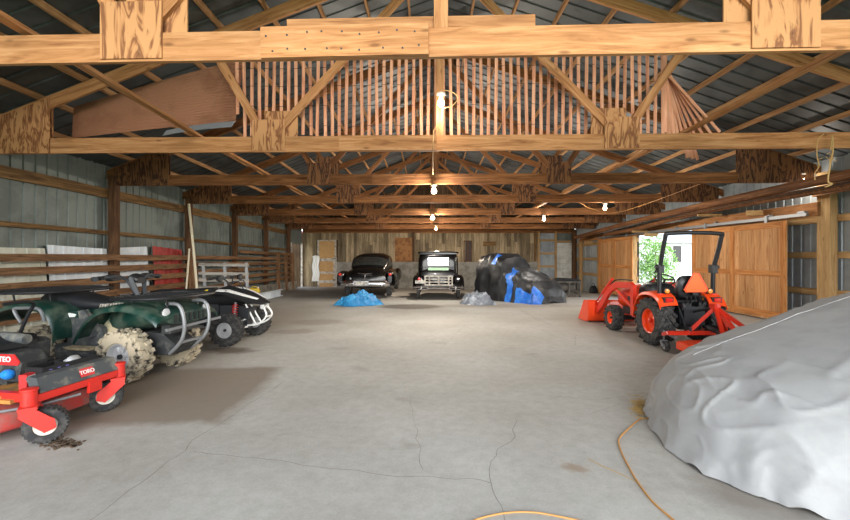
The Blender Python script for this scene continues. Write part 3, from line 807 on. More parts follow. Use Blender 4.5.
tag(O('broom_handle', m_, M['pvc']), 'short thin pale pole leaning behind the cream pipe', 'pole')
gt = thing('metal_gate', 'grey slatted trailer gate standing behind the sport quad bike', 'gate', (-4.8, 9.6, 0), .0)
for z in (1.33, 1.12, .96, .78, .5): beam('slat', (-.70, 0, z), (.50, 0, z-.02), .03, .07, M['greywood'], gt)
for x0, x1 in ((-.62, -.50), (-.1, -.03), (.42, .50)): beam('upright', (x1, .03, 0), (x0, .03, 1.37), .03, .06, M['steel'], gt, up=(1,0,0))
m_ = MB(); m_.box((0,0,.135), (.05, 4.0, .25)); m_.box((.06, 0, .02), (.12, 4.0, .03)); m_.box((.06, 0, .25), (.12, 4.0, .03))
o = tag(O('metal_ramp', m_, M['sheetwhite']), 'pale metal loading ramp lying on edge beyond the sport quad bike', 'ramp'); o.location = (-5.85, 13.6, .0); o.rotation_euler = (0, 0, -.04)
t = thing('yellow_jug', 'yellow and clear plastic jug on the floor behind the pale ramp', 'jug', (-6.35, 14.6, fz(-6.35,14.6)))
m_ = MB(); m_.hull([(-.16,.07,.0,.36,5), (-.12,.1,0,.42,5), (.14,.1,0,.42,5), (.2,.06,0,.36,5)], 16); O('body', m_, M['yellow'], t)
m_ = MB(); m_.tube(smooth_path([(-.08,0,.41),(-.05,0,.47),(.06,0,.47),(.1,0,.41)],4), .015, 6); O('handle', m_, M['yellow'], t)
m_ = MB(); m_.lathe([(.41,.03),(.45,.03)], (.15,0,0), 'Z', 10); O('cap', m_, M['white'], t)
# white sheet hung by the boarded door, red siding outside the side door
m_ = MB(); rows = []
for i in range(13):
    z = lerp(1.62, .12, i/12); rows.append([(-6.68+.40*j/8+.03*math.sin(i*.9), YB-.12+.025*math.sin(j*1.9+i*.5), z-.05*(abs(j-4)/4 if i == 0 else 0)) for j in range(9)])
m_.plate(rows, .004); tag(O('white_cloth', m_, M['white']), 'white cloth hanging by the boarded door in the back corner', 'cloth')
mb = MB()
for k in range(60): mb.box((-9.6, 19.6+k*.2, 1.3), (.03, .194, 4.4))
tag(O('outside_shed_wall', mb, M['redwall']), 'red painted siding outside the narrow doorway in the left wall', 'wall')

# ------------------------------------------------------------ outside the right-hand doorway
b = thing('outbuilding', 'pale stucco outbuilding with a metal roof outside the sliding doors', 'building', (15.2, 26.5, -.45))
m_ = MB(); m_.box((0,0,1.45), (7.0, 5.0, 2.9)); O('wall', m_, M['stucco'], b)
m_ = MB()
m_.plate([[(x, y, z) for x in [-3.9+.2*k for k in range(40)]] for y, z in ((-3.0, 2.95), (0, 4.3))], .03)
m_.plate([[(x, y, z) for x in [-3.9+.2*k for k in range(40)]] for y, z in ((0, 4.3), (3.0, 2.95))], .03)
for k in range(20): m_.bar((-3.9+.4*k, -3.0, 2.97), (-3.9+.4*k, 0, 4.32), .03, .03)
O('roof', m_, M['roofmetal'], b)
m_ = MB(); m_.box((0,-2.98,2.9), (7.8, .05, .16)); O('fascia', m_, M['white'], b)
w = None
m_ = MB(); m_.box((-.28,-2.52,2.15), (.62, .05, 1.1)); w = O('window', m_, M['white'], b)
m_ = MB(); m_.box((-.28,-2.55,2.15), (.50, .02, .98)); O('pane', m_, M['glass_dark'], w)
bu = thing('bush', 'pale green leafy bush outside the open sliding doors', 'bush', (10.55, 18.6, fz(8.7,18.6)-.05))
m_ = MB(); rr = random.Random(3)
stems = MB()
for k in range(9):
    a = k*2.4; e = Vector((math.cos(a)*.5, math.sin(a)*.5, 1.6+.5*rr.random())); stems.tube(smooth_path([(0,0,0), e*.5+Vector((0,0,.2)), e], 4), [.02]*5+[.015]*4, 5)
O('stem', stems, M['bark'], bu)
for k in range(3600):
    th = rr.uniform(0, 2*PI); ph = math.acos(rr.uniform(-1, 1)); q = rr.random()**.4
    p = Vector((math.cos(th)*math.sin(ph)*.92*q, math.sin(th)*math.sin(ph)*.9*q, 1.45+math.cos(ph)*1.4*q))
    p *= 1+.18*noise.noise(p*2.3)
    s_ = rr.uniform(.035, .075); n_ = Vector((rr.uniform(-1,1), rr.uniform(-1,1), rr.uniform(-.4,1))).normalized(); u_ = n_.orthogonal().normalized(); w_ = n_.cross(u_)
    V = [m_.v(p+u_*s_*a_+w_*s_*.5*b_+n_*c_*s_*.2) for a_, b_, c_ in ((-1,0,0),(0,1,.6),(1,0,0),(0,-1,.6))]; m_.face(V)
O('foliage', m_, M['leaf'], bu, recalc=False)
# ------------------------------------------------------------ wheels
def wheel(parent, c, R, W, rim, tmat, rmat, lugs=0, lugh=.02, style='atv', face=1, hubmat=None, lugmat=None, name='tire', lugw=None):
    """axle along local Y; face = +1/-1 is the outer side"""
    c = Vector(c); mb = MB(); h = W/2
    prof = [(-h*.72, rim), (-h*.98, rim*1.10), (-h*1.0, lerp(rim, R, .5)), (-h*.93, R*.93), (-h*.72, R*.985), (-h*.3, R), (h*.3, R), (h*.72, R*.985), (h*.93, R*.93), (h*1.0, lerp(rim, R, .5)), (h*.98, rim*1.10), (h*.72, rim), (0, rim*.97)]
    mb.lathe(prof, c, 'Y', 40, closed=True)
    if lugs:
        lw = lugw or (2*PI*R/lugs*.42)
        for s in (-1, 1):
            for k in range(lugs):
                a = 2*PI*(k+(.5 if s > 0 else 0))/lugs
                if style == 'chevron':
                    for j, (y0, y1, da0, da1) in enumerate(((0.03, .55, .0, .55), (.55, 1.0, .55, .75))):
                        p0 = Vector((math.cos(a+da0*2*PI/lugs*1.6)*R, s*h*y0, math.sin(a+da0*2*PI/lugs*1.6)*R)); p1 = Vector((math.cos(a+da1*2*PI/lugs*1.6)*R*(.955 if j else .99), s*h*y1, math.sin(a+da1*2*PI/lugs*1.6)*R*(.955 if j else .99)))
                        mb.bar(c+p0, c+p1, lw, lugh*2, up=(p0+p1).normalized())
                else:
                    e = Matrix.Rotation(-a, 3, 'Y'); tilt = Matrix.Rotation(s*.35, 3, 'X')
                    mb.box(c+Vector((math.cos(a)*R, s*h*.42, math.sin(a)*R)), (lugh*2, h*.80, lw), e @ tilt)
                    a2 = a+.02; mb.box(c+Vector((math.cos(a2)*R*.945, s*h*.93, math.sin(a2)*R*.945)), (R*.10, lugh*1.4, lw*.9), Matrix.Rotation(-a2, 3, 'Y'))
    t = O(name, mb, tmat, parent, sharp=32)
    # rim: dish, spokes or holes, hub
    f = face; m = MB()
    if style == 'chevron':
        m.lathe([(f*-h*.75, rim*1.0), (f*h*.78, rim*1.03), (f*h*.70, rim*.93), (f*h*.30, rim*.86), (f*h*.26, rim*.45), (f*h*.40, rim*.30), (f*h*.40, .001)], c, 'Y', 36)
    elif style == 'white':
        m.lathe([(f*-h*.7, rim), (f*h*.85, rim*1.05), (f*h*.75, rim*.9), (f*h*.6, rim*.55), (f*h*.85, rim*.45), (f*h*.95, rim*.25), (f*h*.95, .001)], c, 'Y', 30)
    else:
        m.lathe([(f*-h*.72, rim), (f*h*.80, rim*1.06), (f*h*.84, rim*.98), (f*h*.72, rim*.90), (f*h*.30, rim*.82)], c, 'Y', 36); m.m = 1; m.lathe([(f*h*.28, rim*.84), (f*h*.26, rim*.4), (f*h*.26, .001)], c, 'Y', 30); m.m = 0
        m.lathe([(f*h*.2, rim*.34), (f*h*.50, rim*.30), (f*h*.52, .001)], c, 'Y', 24)
        for k in range(6):
            a = 2*PI*k/6+.2; p = lambda r, y: c+Vector((math.cos(a)*r, f*h*y, math.sin(a)*r))
            m.bar(p(rim*.28, .50), p(rim*.80, .36), rim*.22, rim*.14, up=(0, f, 0))
            m.lathe([(f*h*.5, rim*.05), (f*h*.6, rim*.045)], p(rim*.38, 0), 'Y', 8)
    r = O('rim', m, [rmat, M['darksteel']], t, sharp=30)
    m = MB(); m.lathe([(f*h*.4, rim*.2), (f*h*.72, rim*.18), (f*h*.78, rim*.10), (f*h*.78, .001)], c, 'Y', 16); O('hub_cap', m, hubmat or M['darksteel'], t)
    return t
def fender(name, parent, prof, y0, y1, t, mat, lip=.05, yin=None):
    """prof: (x, z) along the wheel arch; sheet from y0 (inner) to y1 (outer) with a rolled lip"""
    s = 1 if y1 > y0 else -1; P = smooth_path([(x, 0, z) for x, z in prof], 4); rows = []
    for p in P:
        rows.append([(p.x, y0, p.z+.015), (p.x, lerp(y0, y1, .5), p.z+.02), (p.x, y1-s*.04, p.z+.008), (p.x, y1-s*.008, p.z-.012), (p.x, y1, p.z-lip)])
    m = MB(); m.plate(rows, -t if s > 0 else t); return O(name, m, mat, parent, sharp=50)
def coil(parent, p0, p1, r, n, mat, bodymat):
    p0, p1 = Vector(p0), Vector(p1); d = (p1-p0).normalized(); u = d.orthogonal().normalized(); w_ = d.cross(u)
    m = MB(); m.tube([p0, p1], r*.5, 8); sh = O('shock_absorber', m, bodymat, parent)
    m = MB(); m.tube([p0.lerp(p1, .2+.7*i/(n*10))+(u*math.cos(i*2*PI/10)+w_*math.sin(i*2*PI/10))*r for i in range(n*10+1)], r*.22, 6); O('spring', m, mat, sh)
    return sh

M['dustydark'] = plain('dusty black plastic', rgb(44,46,48), .6, col2=rgb(88,88,84), scale=9, lo=.48, hi=.7)
# ------------------------------------------------------------ green utility quad bike
q = thing('quad_bike', 'dark green utility quad bike with mud-caked tyres and black racks', 'quad bike', (-3.58, 5.21, 0), -.165, 'quad bikes')
WB = -1.28
for (x, s) in ((0, -1), (0, 1), (WB, -1), (WB, 1)):
    wheel(q, (x, s*.40, .318), .305, .235, .155, M['mudrubber'], M['alu'], 18, .020, 'atv', s)
body = [(-1.02, .17, .55, .80, 2.6), (-.85, .2, .5, .84, 2.6), (-.6, .2, .45, .90, 2.6), (-.35, .24, .45, .98, 2.4), (-.1, .30, .55, 1.0, 2.4), (.2, .40, .62, .97, 2.6), (.42, .42, .66, .90, 2.8), (.54, .36, .68, .82, 2.8)]
m = MB(); m.hull(body, 24); O('body', m, M['green'], q)
for s in (-1, 1):
    fender('front_fender', q, [(-.60, .50), (-.50, .66), (-.36, .80), (-.18, .885), (.05, .905), (.28, .875), (.46, .80), (.53, .73)], s*.12, s*.50, .022, M['green'])
    m = MB(); m.prism([(-.58, .42), (-.50, .64), (-.36, .78), (-.18, .86), (-.02, .87), (-.04, .68), (-.12, .64), (-.25, .58), (-.36, .42)], lambda u, v, w_: (u, s*(.20+w_), v), .03)
    O('inner_fender', m, M['mudgreen'], q)
    fender('rear_fender', q, [(-1.86, .66), (-1.74, .82), (-1.5, .91), (-1.2, .90), (-1.0, .84), (-.92, .70), (-.90, .48)], s*.12, s*.52, .022, M['green'])
    m = MB(); m.prism([(-.96, .40), (-.92, .80), (-.72, .84), (-.58, .70), (-.44, .62), (-.38, .33), (-.92, .29)], lambda u, v, w_: (u, s*(.24+w_*1.0), v), .06)
    O('side_panel', m, M['dustygrey'], q)
    m = MB(); m.prism([(-.93, .33), (-.93, .43), (-.7, .36), (-.42, .36), (-.42, .30), (-.9, .27)], lambda u, v, w_: (u, s*(.30+w_), v), .17); O('footwell', m, M['dustygrey'], q)
    m = MB(); m.box((-.68, s*.40, .385), (.46, .12, .03)); O('footrest_mud', m, M['mud'], q)
    m = MB(); m.lathe([(s*.30, .14), (s*.318, .13), (s*.318, .001)], (-.62, 0, .62), 'Y', 20); O('side_cover', m, M['dustygrey'], q)
    m = MB(); m.prism([(-1.02, .72), (-.78, .74), (-.80, .82), (-1.0, .80)], lambda u, v, w_: (u, s*(.255+w_), v), .055)
    O('decal_panel', m, M['green'], q)
    m = MB(); m.lathe([(-.01, .055), (.02, .052), (.03, .02)], (.49, s*.335, .835), 'X', 18); hl = O('headlight', m, M['headlens'], q)
    m = MB(); m.tube([(.486+.004, s*.335+.056*math.cos(k*.35), .835+.056*math.sin(k*.35)) for k in range(18)], .008, 6, closed=True); O('bezel', m, M['black'], hl)
    m = MB(); m.tube(smooth_path([(-1.32, s*.545, .70), (-1.42, s*.55, .86), (-1.30, s*.55, .88), (-1.06, s*.54, .87), (-1.0, s*.53, .72)], 5), .02, 8); O('fender_guard', m, M['steel'], q)
    coil(q, (-.02, s*.24, .40), (-.06, s*.17, .84), .045, 6, M['darksteel'], M['steel'])
    m = MB(); m.bar((.1, s*.08, .30), (.02, s*.33, .30), .04, .03); m.bar((-.16, s*.08, .32), (-.02, s*.33, .32), .04, .03); m.bar((0, s*.1, .46), (0, s*.33, .42), .04, .03); m.tube([(0, s*.1, .34), (0, s*.32, .32)], .028, 8); O('suspension_arm', m, M['darksteel'], q)
    m = MB(); m.tube([(WB, s*.05, .31), (WB, s*.32, .31)], .04, 8); O('axle', m, M['darksteel'], q)
# front bull bar, in two hoops
m = MB()
for s in (-1, 1):
    m.tube(smooth_path([(.40, s*.22, .93), (.56, s*.22, .92), (.63, s*.22, .80), (.64, s*.21, .62), (.58, s*.20, .46), (.40, s*.17, .30)], 5), .022, 10)
m.bar((.62, -.46, .65), (.62, .46, .67), .03, .03); m.bar((.56, -.2, .45), (.56, .2, .45), .03, .03)
O('bull_bar', m, M['steel'], q)
m = MB(); m.box((.40, 0, .62), (.12, .46, .12)); m.box((.2, 0, .38), (.5, .26, .12)); m.prism([(-.95,.28),(.4,.28),(.5,.4),(.3,.55),(-.9,.6),(-1.4,.5),(-1.4,.3)], lambda u, v, w_: (u, -.17+w_, v), .34); O('chassis', m, M['dustydark'], q)
m = MB()
for k in range(7): m.bar((.545, -.24+.08*k, .70), (.545, -.24+.08*k, .80), .012, .03, up=(0,1,0))
O('grille', m, M['black'], q)
seat = [(-1.62, .10, .88, .95, 2.5), (-1.5, .2, .84, 1.03, 2.6), (-1.2, .22, .82, 1.06, 2.6), (-.85, .20, .80, .99, 2.4), (-.62, .15, .80, .95, 2.4), (-.46, .10, .84, .94, 2.2)]
m = MB(); m.hull(seat, 22); O('seat', m, M['vinyl'], q)
def rack(x0, x1, z, hw, n):
    m = MB(); m.tube(smooth_path([(x0, -hw, z), (x1, -hw*.95, z), (x1, hw*.95, z), (x0, hw, z)], 4, True), .018, 8, closed=True)
    for k in range(n): y = lerp(-hw*.8, hw*.8, k/(n-1)); m.tube([(x0, y, z), (x1, y, z)], .011, 6)
    for x in (lerp(x0, x1, .15), lerp(x0, x1, .85)):
        m.tube([(x, -hw, z), (x, hw, z)], .014, 6)
        for s in (-1, 1): m.tube([(x, s*hw*.6, z), (x, s*hw*.55, z-.14)], .012, 6)
    O('rack', m, M['black'], q)
rack(-.14, .55, 1.01, .46, 9); rack(-1.95, -1.12, 1.06, .48, 9)
m = MB(); m.tube(smooth_path([(-.42, -.40, 1.235), (-.36, -.26, 1.25), (-.27, -.13, 1.22), (-.2, -.05, 1.02), (-.2, .05, 1.02), (-.27, .13, 1.22), (-.36, .26, 1.25), (-.42, .40, 1.235)], 4), .022, 8)
hb = O('handlebar', m, M['darksteel'], q)
for s in (-1, 1):
    m = MB(); m.tube([(-.385, s*.30, 1.248), (-.43, s*.44, 1.233)], [.026, .024], 10); O('grip', m, M['black'], hb)
    m = MB(); m.hull([(-.42, .05, 1.22, 1.27, 2.5, s*.25), (-.36, .09, 1.20, 1.29, 2.5, s*.25), (-.28, .08, 1.21, 1.28, 2.5, s*.25)], 14); m.tube([(-.28, s*.25, 1.25), (-.27, s*.42, 1.24)], .012, 6); m.tube([(-.40, s*.44, 1.235), (-.34, s*.47, 1.235)], .03, 8); m.tube([(-.30, s*.26, 1.25), (-.30, s*.43, 1.235)], .009, 6); O('lever', m, M['darksteel'], hb)
    m = MB(); m.bar((-.24, s*.10, 1.24), (-.17, s*.045, 1.0), .045, .045); O('riser', m, M['darksteel'], hb)
m = MB(); m.hull([(-.34, .05, 1.2, 1.26, 2.5), (-.26, .10, 1.17, 1.29, 2.5), (-.18, .06, 1.16, 1.24, 2.5)], 16); O('instrument_pod', m, M['black'], hb)
m = MB(); m.hull([(-.38, .16, .92, .99, 2.5), (-.15, .2, .92, 1.02, 2.5), (.08, .16, .94, 1.005, 2.5)], 18); O('dash_cover', m, M['dustygrey'], q)
m = MB()
for k in range(9): m.bar((-.52+.045*k, -.253-.006*k, .872+.004*k), (-.495+.045*k, -.256-.006*k, .91+.004*k), .012, .022, up=(0,1,0))
O('tank_lettering', m, M['whitewood'], q)
m = MB(); m.prism([(-.97, .745), (-.82, .75), (-.80, .785), (-.90, .80), (-.96, .785)], lambda u, v, w_: (u, -(.315+w_), v), .004); O('badge', m, M['white'], q)

# ------------------------------------------------------------ sport quad bike
q = thing('quad_bike', 'black and white sport quad bike with red shocks, parked behind the green one', 'quad bike', (-3.37, 7.27, 0), -.07, 'quad bikes')
for (x, s) in ((0, -1), (0, 1)): wheel(q, (x, s*.50, .275), .266, .20, .128, M['rubber'], M['alu'], 20, .012, 'atv', s)
for (x, s) in ((-1.27, -1), (-1.27, 1)): wheel(q, (x, s*.44, .262), .25, .26, .12, M['rubber'], M['alu'], 20, .012, 'atv', s)
body = [(-.72, .12, .62, .80, 2.4), (-.5, .16, .6, .92, 2.4), (-.25, .19, .62, .99, 2.3), (.0, .17, .64, .92, 2.3), (.22, .14, .66, .82, 2.3), (.42, .09, .66, .73, 2.3), (.50, .05, .67, .70, 2.3)]
m = MB(); m.hull(body, 22); O('tank_cover', m, M['black'], q)
for s in (-1, 1):
    rows = [[(-.42, s*.16, .92), (-.46, s*.30, .90), (-.48, s*.40, .86)], [(-.15, s*.17, .92), (-.12, s*.32, .91), (-.1, s*.46, .86)], [(.1, s*.14, .84), (.12, s*.30, .82), (.12, s*.42, .77)], [(.34, s*.10, .75), (.33, s*.2, .74), (.28, s*.30, .70)], [(.48, s*.05, .69), (.46, s*.1, .68), (.44, s*.14, .66)]]
    m = MB(); m.plate(rows, .012); ff = O('front_fender', m, M['black'], q)
    rows = [[(-.30, s*.25, .918), (-.28, s*.37, .90)], [(-.1, s*.24, .912), (-.06, s*.36, .885)], [(.12, s*.2, .842), (.15, s*.29, .815)], [(.36, s*.11, .752), (.36, s*.17, .738)]]
    m = MB(); m.plate([[Vector(p)+Vector((0,0,.014)) for p in r_] for r_ in rows], .006); O('white_stripe', m, M['white'], ff)
    rows = [[(-1.62, s*.12, .84), (-1.6, s*.40, .82), (-1.58, s*.54, .76)], [(-1.3, s*.12, .83), (-1.25, s*.40, .82), (-1.22, s*.53, .78)], [(-1.0, s*.12, .76), (-.96, s*.34, .72), (-.94, s*.46, .60)]]
    m = MB(); m.plate(rows, .012); O('rear_fender', m, M['black'], q)
    sh = coil(q, (.02, s*.34, .30), (-.03, s*.17, .70), .042, 7, plain('red spring', rgb(196,40,34), .4), M['steel']) if s < 0 else coil(q, (.02, s*.34, .30), (-.03, s*.17, .70), .042, 7, bpy.data.materials['red spring'], M['steel'])
    m = MB()
    m.tube([(.14, s*.09, .26), (.02, s*.40, .25), (-.12, s*.09, .26)], .016, 8); m.tube([(.12, s*.10, .40), (.02, s*.39, .33), (-.1, s*.10, .40)], .014, 8)
    O('control_arm', m, M['white'], q)
    m = MB(); m.lathe([(-.02, .05), (.015, .048), (.03, .02)], (.42, s*.085, .62), 'X', 16); O('headlight', m, M['headlens'], q)
    m = MB(); m.tube([(-1.27, 0, .262), (-1.27, s*.34, .262)], .03, 8); O('axle', m, M['steel'], q)
    m = MB(); m.tube(smooth_path([(-.95, s*.18, .3), (-.95, s*.42, .3), (-.45, s*.44, .3), (-.4, s*.18, .3)], 4), .014, 6); m.box((-.6, s*.36, .3), (.12, .14, .03)); O('nerf_bar', m, M['alu'], q)
m = MB(); m.tube(smooth_path([(.14, -.09, .28), (.36, -.11, .32), (.50, -.11, .46), (.44, -.07, .60), (.44, .07, .60), (.50, .11, .46), (.36, .11, .32), (.14, .09, .28)], 5), .016, 8)
m.tube([(.49, -.10, .44), (.49, .10, .44)], .014, 8); m.tube([(.30, -.1, .31), (.10, -.08, .66)], .016, 8); m.tube([(.30, .1, .31), (.10, .08, .66)], .016, 8); O('front_bumper', m, M['white'], q)
m = MB(); m.prism([(.15, .22), (.12, .62), (-.3, .64), (-1.0, .62), (-1.2, .40), (-1.0, .24)], lambda u, v, w_: (u, -.09+w_, v), .18); m.lathe([(-.15, .13), (.15, .13)], (-.55, 0, .42), 'Y', 20); m.box((-.5, 0, .56), (.25, .26, .2)); m.box((.16, 0, .5), (.06, .3, .2)); O('engine', m, M['darksteel'], q)
m = MB(); m.hull([(-1.7, .1, .82, .88, 2.4), (-1.55, .14, .80, .92, 2.5), (-1.1, .15, .78, .92, 2.5), (-.75, .12, .80, .94, 2.4), (-.5, .08, .84, .955, 2.3)], 18); O('seat', m, M['vinyl'], q)
m = MB(); m.prism([(-.72, .80), (-.58, .82), (-.55, .93), (-.66, .90)], lambda u, v, w_: (u, -(.155+w_), v), .006); O('decal', m, M['yellow'], q)
m = MB(); m.tube(smooth_path([(-.40, -.38, 1.12), (-.34, -.24, 1.14), (-.26, -.12, 1.10), (-.22, -.04, 1.0), (-.22, .04, 1.0), (-.26, .12, 1.10), (-.34, .24, 1.14), (-.40, .38, 1.12)], 4), .014, 8); m.tube([(-.30, -.17, 1.13), (-.30, .17, 1.13)], .018, 8); hb = O('handlebar', m, M['darksteel'], q)
for s in (-1, 1):
    m = MB(); m.tube([(-.36, s*.28, 1.135), (-.41, s*.40, 1.118)], [.024, .022], 10); O('grip', m, M['black'], hb)
    m = MB(); m.box((-.30, s*.2, 1.14), (.08, .08, .05)); m.tube([(-.27, s*.22, 1.14), (-.28, s*.37, 1.12)], .008, 6); m.hull([(-.28,.03,1.09,1.17,2.5,s*.33),(-.22,.07,1.07,1.19,2.5,s*.33),(-.2,.05,1.08,1.18,2.5,s*.33)], 12); O('lever_guard', m, M['black'], hb)
m = MB(); m.tube(smooth_path([(-.2,.06,1.02),(-.05,.1,1.08),(.02,.06,.95)],5), .009, 6); m.tube(smooth_path([(-.2,-.06,1.05),(-.02,-.1,1.06),(.06,-.05,.9)],5), .009, 6); O('cable', m, M['cable'], hb)

# ------------------------------------------------------------ red riding mower (front to the right)
q = thing('riding_mower', 'red zero turn riding mower with a black footplate, partly out of frame', 'mower', (-3.16, 3.60, 0), -.13+.0)
def caster(s, ang, face):
    c0 = Vector((.02, s*.40, 0)); e = Matrix.Rotation(ang, 3, 'Z')
    m = MB(); m.lathe([(.315, .052), (.43, .052), (.435, .058), (.45, .058), (.455, .045)], c0, 'Z', 20); top = O('caster_post', m, M['red'], q)
    # the fork trails behind the post
    m = MB(); off = e @ Vector((-.06, 0, 0)); cw = c0+off
    for k in (-1, 1):
        y = k*.085
        P = [(.05, .315), (.05, .25), (-.10, .10), (-.17, .13), (-.16, .20), (-.03, .315)]
        m.prism(P, lambda u, v, w_: c0+(e @ Vector((u, y+w_*k, v))), .012)
    m.prism([(.055, -.10), (.055, .10), (-.06, .10), (-.06, -.10)], lambda u, v, w_: c0+(e @ Vector((u, v, .30+w_))), .02)
    O('caster_fork', m, M['red'], q)
    wc = c0+(e @ Vector((-.10, 0, 0))); wc.z = .145
    sub = bpy.data.objects.new('caster_wheel', None)
    t = wheel(q, (0,0,0), .140, .125, .072, M['rubber'], M['rimwhite'], 26, .004, 'white', face, M['rimwhite'], name='caster_wheel')
    mt = Matrix.Rotation(ang, 4, 'Z'); mt.translation = wc; t.matrix_local = mt
caster(-1, -2.36, 1); caster(1, .75, -1)
m = MB(); m.bar((.02, -.44, .36), (.02, .44, .36), .07, .06)
for s in (-1, 1): m.bar((.0, s*.34, .355), (-1.6, s*.30, .355), .055, .07)
m.box((.05, .12, .31), (.03, .12, .10)); O('front_frame', m, M['red'], q)
# footplate: sloped black panel with the maker's plate
m = MB(); m.prism([(-.02, .385), (.055, .395), (.01, .515), (-.08, .52), (-.09, .50)], lambda u, v, w_: (u, -.34+w_, v), .70); fp = O('footplate', m, M['dustygrey'], q)
xd, yd = Vector((0, 1, 0)), Vector((-.045, 0, .12)).normalized()
nrm = xd.cross(yd)
m = MB(); o0 = Vector((.0325, .06, .455))+nrm*.002; m.prism([(-.062, -.038), (.062, -.038), (.066, .0), (.058, .038), (-.058, .038), (-.066, .0)], lambda u, v, w_: o0+xd*u+yd*v+nrm*w_, .005); bd = O('badge', m, M['decalred'], fp)
text('lettering', 'TORO', .048, M['white'], bd, o0+nrm*.0065, xd, yd)
# deck
m = MB(); m.hull([(-1.30, .52, .10, .27, 5), (-1.22, .72, .09, .29, 5), (-.9, .76, .09, .30, 5), (-.35, .72, .09, .30, 5), (-.16, .55, .10, .28, 5), (-.10, .35, .11, .26, 5)], 36); O('mower_deck', m, M['fadedred'], q)
m = MB(); m.box((-.42, -.05, .345), (.44, .62, .03)); m.box((-.42, -.05, .325), (.5, .68, .03)); O('foot_pan', m, M['dustrim'], q)
for x, y in ((-.5, -.5), (-.9, 0.0)):
    m = MB(); m.lathe([(.29, .12), (.36, .12), (.37, .05), (.40, .05)], (x, y, 0), 'Z', 20); O('blade_pulley', m, M['darksteel'], q)
m = MB(); m.tube([(.06, -.02, .28), (-.05, -.30, .27), (-.2, -.5, .28)], .012, 8); O('lift_rod', m, M['steel'], q)
# body: control console, engine, seat
m = MB(); m.box((-1.15, .1, .44), (1.1, .40, .16)); m.prism([(-.68, .40), (-.66, .68), (-.72, .71), (-1.3, .71), (-1.3, .40)], lambda u, v, w_: (u, .12+w_, v), .20); O('console', m, M['dustydark'], q)
m = MB(); m.prism([(-.45, .40), (-.42, .56), (-.50, .645), (-1.5, .66), (-1.5, .40)], lambda u, v, w_: (u, -.12+w_, v), .22); O('side_pod', m, M['dustydark'], q)
m = MB(); m.prism([(-.45, .545), (-.43, .57), (-.49, .64), (-1.1, .64), (-1.1, .545)], lambda u, v, w_: (u, -.130+w_, v), .012); dec = O('side_decal', m, M['decalred'], q)
text('lettering', 'HT TEO', .065, M['white'], dec, (-.63, -.1325, .595), (1, 0, 0), (0, 0, 1))
m = MB(); m.lathe([(-.045, .02), (-.03, .04), (0, .046), (.03, .04), (.045, .02)], (-.52, -.15, .47), 'X', 14); O('filler_cap', m, M['bluecap'], q)
m = MB(); m.hull([(-.66, .2, .66, .72, 3), (-.74, .26, .66, .78, 3), (-1.2, .27, .66, .78, 3), (-1.3, .24, .66, .76, 3)][::-1], 20); m.hull([(-1.42, .22, .78, 1.15, 3), (-1.34, .25, .72, 1.2, 3), (-1.26, .22, .74, 1.1, 3)], 20); O('seat', m, M['vinyl'], q)
m = MB(); m.hull([(-2.05, .25, .55, .85, 4), (-1.95, .3, .5, .95, 4), (-1.55, .3, .5, .95, 4), (-1.48, .26, .52, .85, 4)], 24); O('engine_cover', m, M['darksteel'], q)
for s in (-1, 1):
    wheel(q, (-1.50, s*.50, .28), .27, .24, .14, M['rubber'], M['rimwhite'], 24, .008, 'white', s)
    m = MB(); m.tube(smooth_path([(-1.1, s*.33, .6), (-.95, s*.33, .9), (-.85, s*.30, 1.05), (-.85, s*.05, 1.06)], 5), .016, 8); O('control_lever', m, M['black'], q)
m = MB(); m.tube(smooth_path([(-1.6, -.36, .6), (-1.62, -.36, 1.5), (-1.62, -.2, 1.6), (-1.62, .2, 1.6), (-1.62, .36, 1.5), (-1.6, .36, .6)], 5), .03, 8); O('roll_bar', m, M['black'], q)
m = MB(); m.tube(smooth_path([(-.52, .0, .75), (-.75, .0, .77), (-1.05, .0, .76)], 4), [.045]*9, 12); O('arm_rest', m, M['dustygrey'], q)
m = MB(); m.bar((-.92, -.36, .66), (-.84, -.1, .68), .04, .03); O('brake_lever', m, M['red'], q)
# bins and box resting on the mower
t = thing('parts_tray', 'black tray with purple printing lying on the mower behind the footplate', 'tray', (-3.33, 3.64, .372), -.13)
m = MB(); m.box((0,0,.005), (.17, .46, .01))
for s in (-1, 1): m.box((s*.085, 0, .095), (.008, .46, .19)); m.box((0, s*.23, .095), (.17, .008, .19))
m.box((0, 0, .09), (.17, .006, .18)); O('tray', m, M['black'], t)
for k, yv in enumerate((-.17, -.10, -.03)):
    m = MB()
    for j in range(3): m.box((.0895, yv+.012*(j % 2), .115+.022*j), (.002, .05-.012*j, .007))
    O('print', m, M['purple'], t)
m = MB(); m.hull([(-.06,.05,.08,.18,3,.1),(.0,.07,.04,.215,3,.1),(.06,.05,.08,.18,3,.1)], 14); O('silver_packet', m, M['alu'], t)
t = thing('small_box', 'small red and white box standing on the mower deck', 'box', (-3.37, 3.37, .372), .1)
m = MB(); m.box((0,0,.075), (.06, .10, .15)); O('carton', m, M['decalred'], t)
m = MB(); m.box((.031, 0, .125), (.002, .07, .025)); m.box((.031, .01, .075), (.002, .05, .018)); O('white_band', m, M['white'], t)
t = thing('plastic_bin', 'flat black plastic bin behind the tray, beside the quad bike tyre', 'bin', (-3.52, 3.98, .372), -.13)
m = MB(); m.box((0,0,.065), (.26, .26, .13), taper=1.06); O('bin', m, M['vinyl'], t)
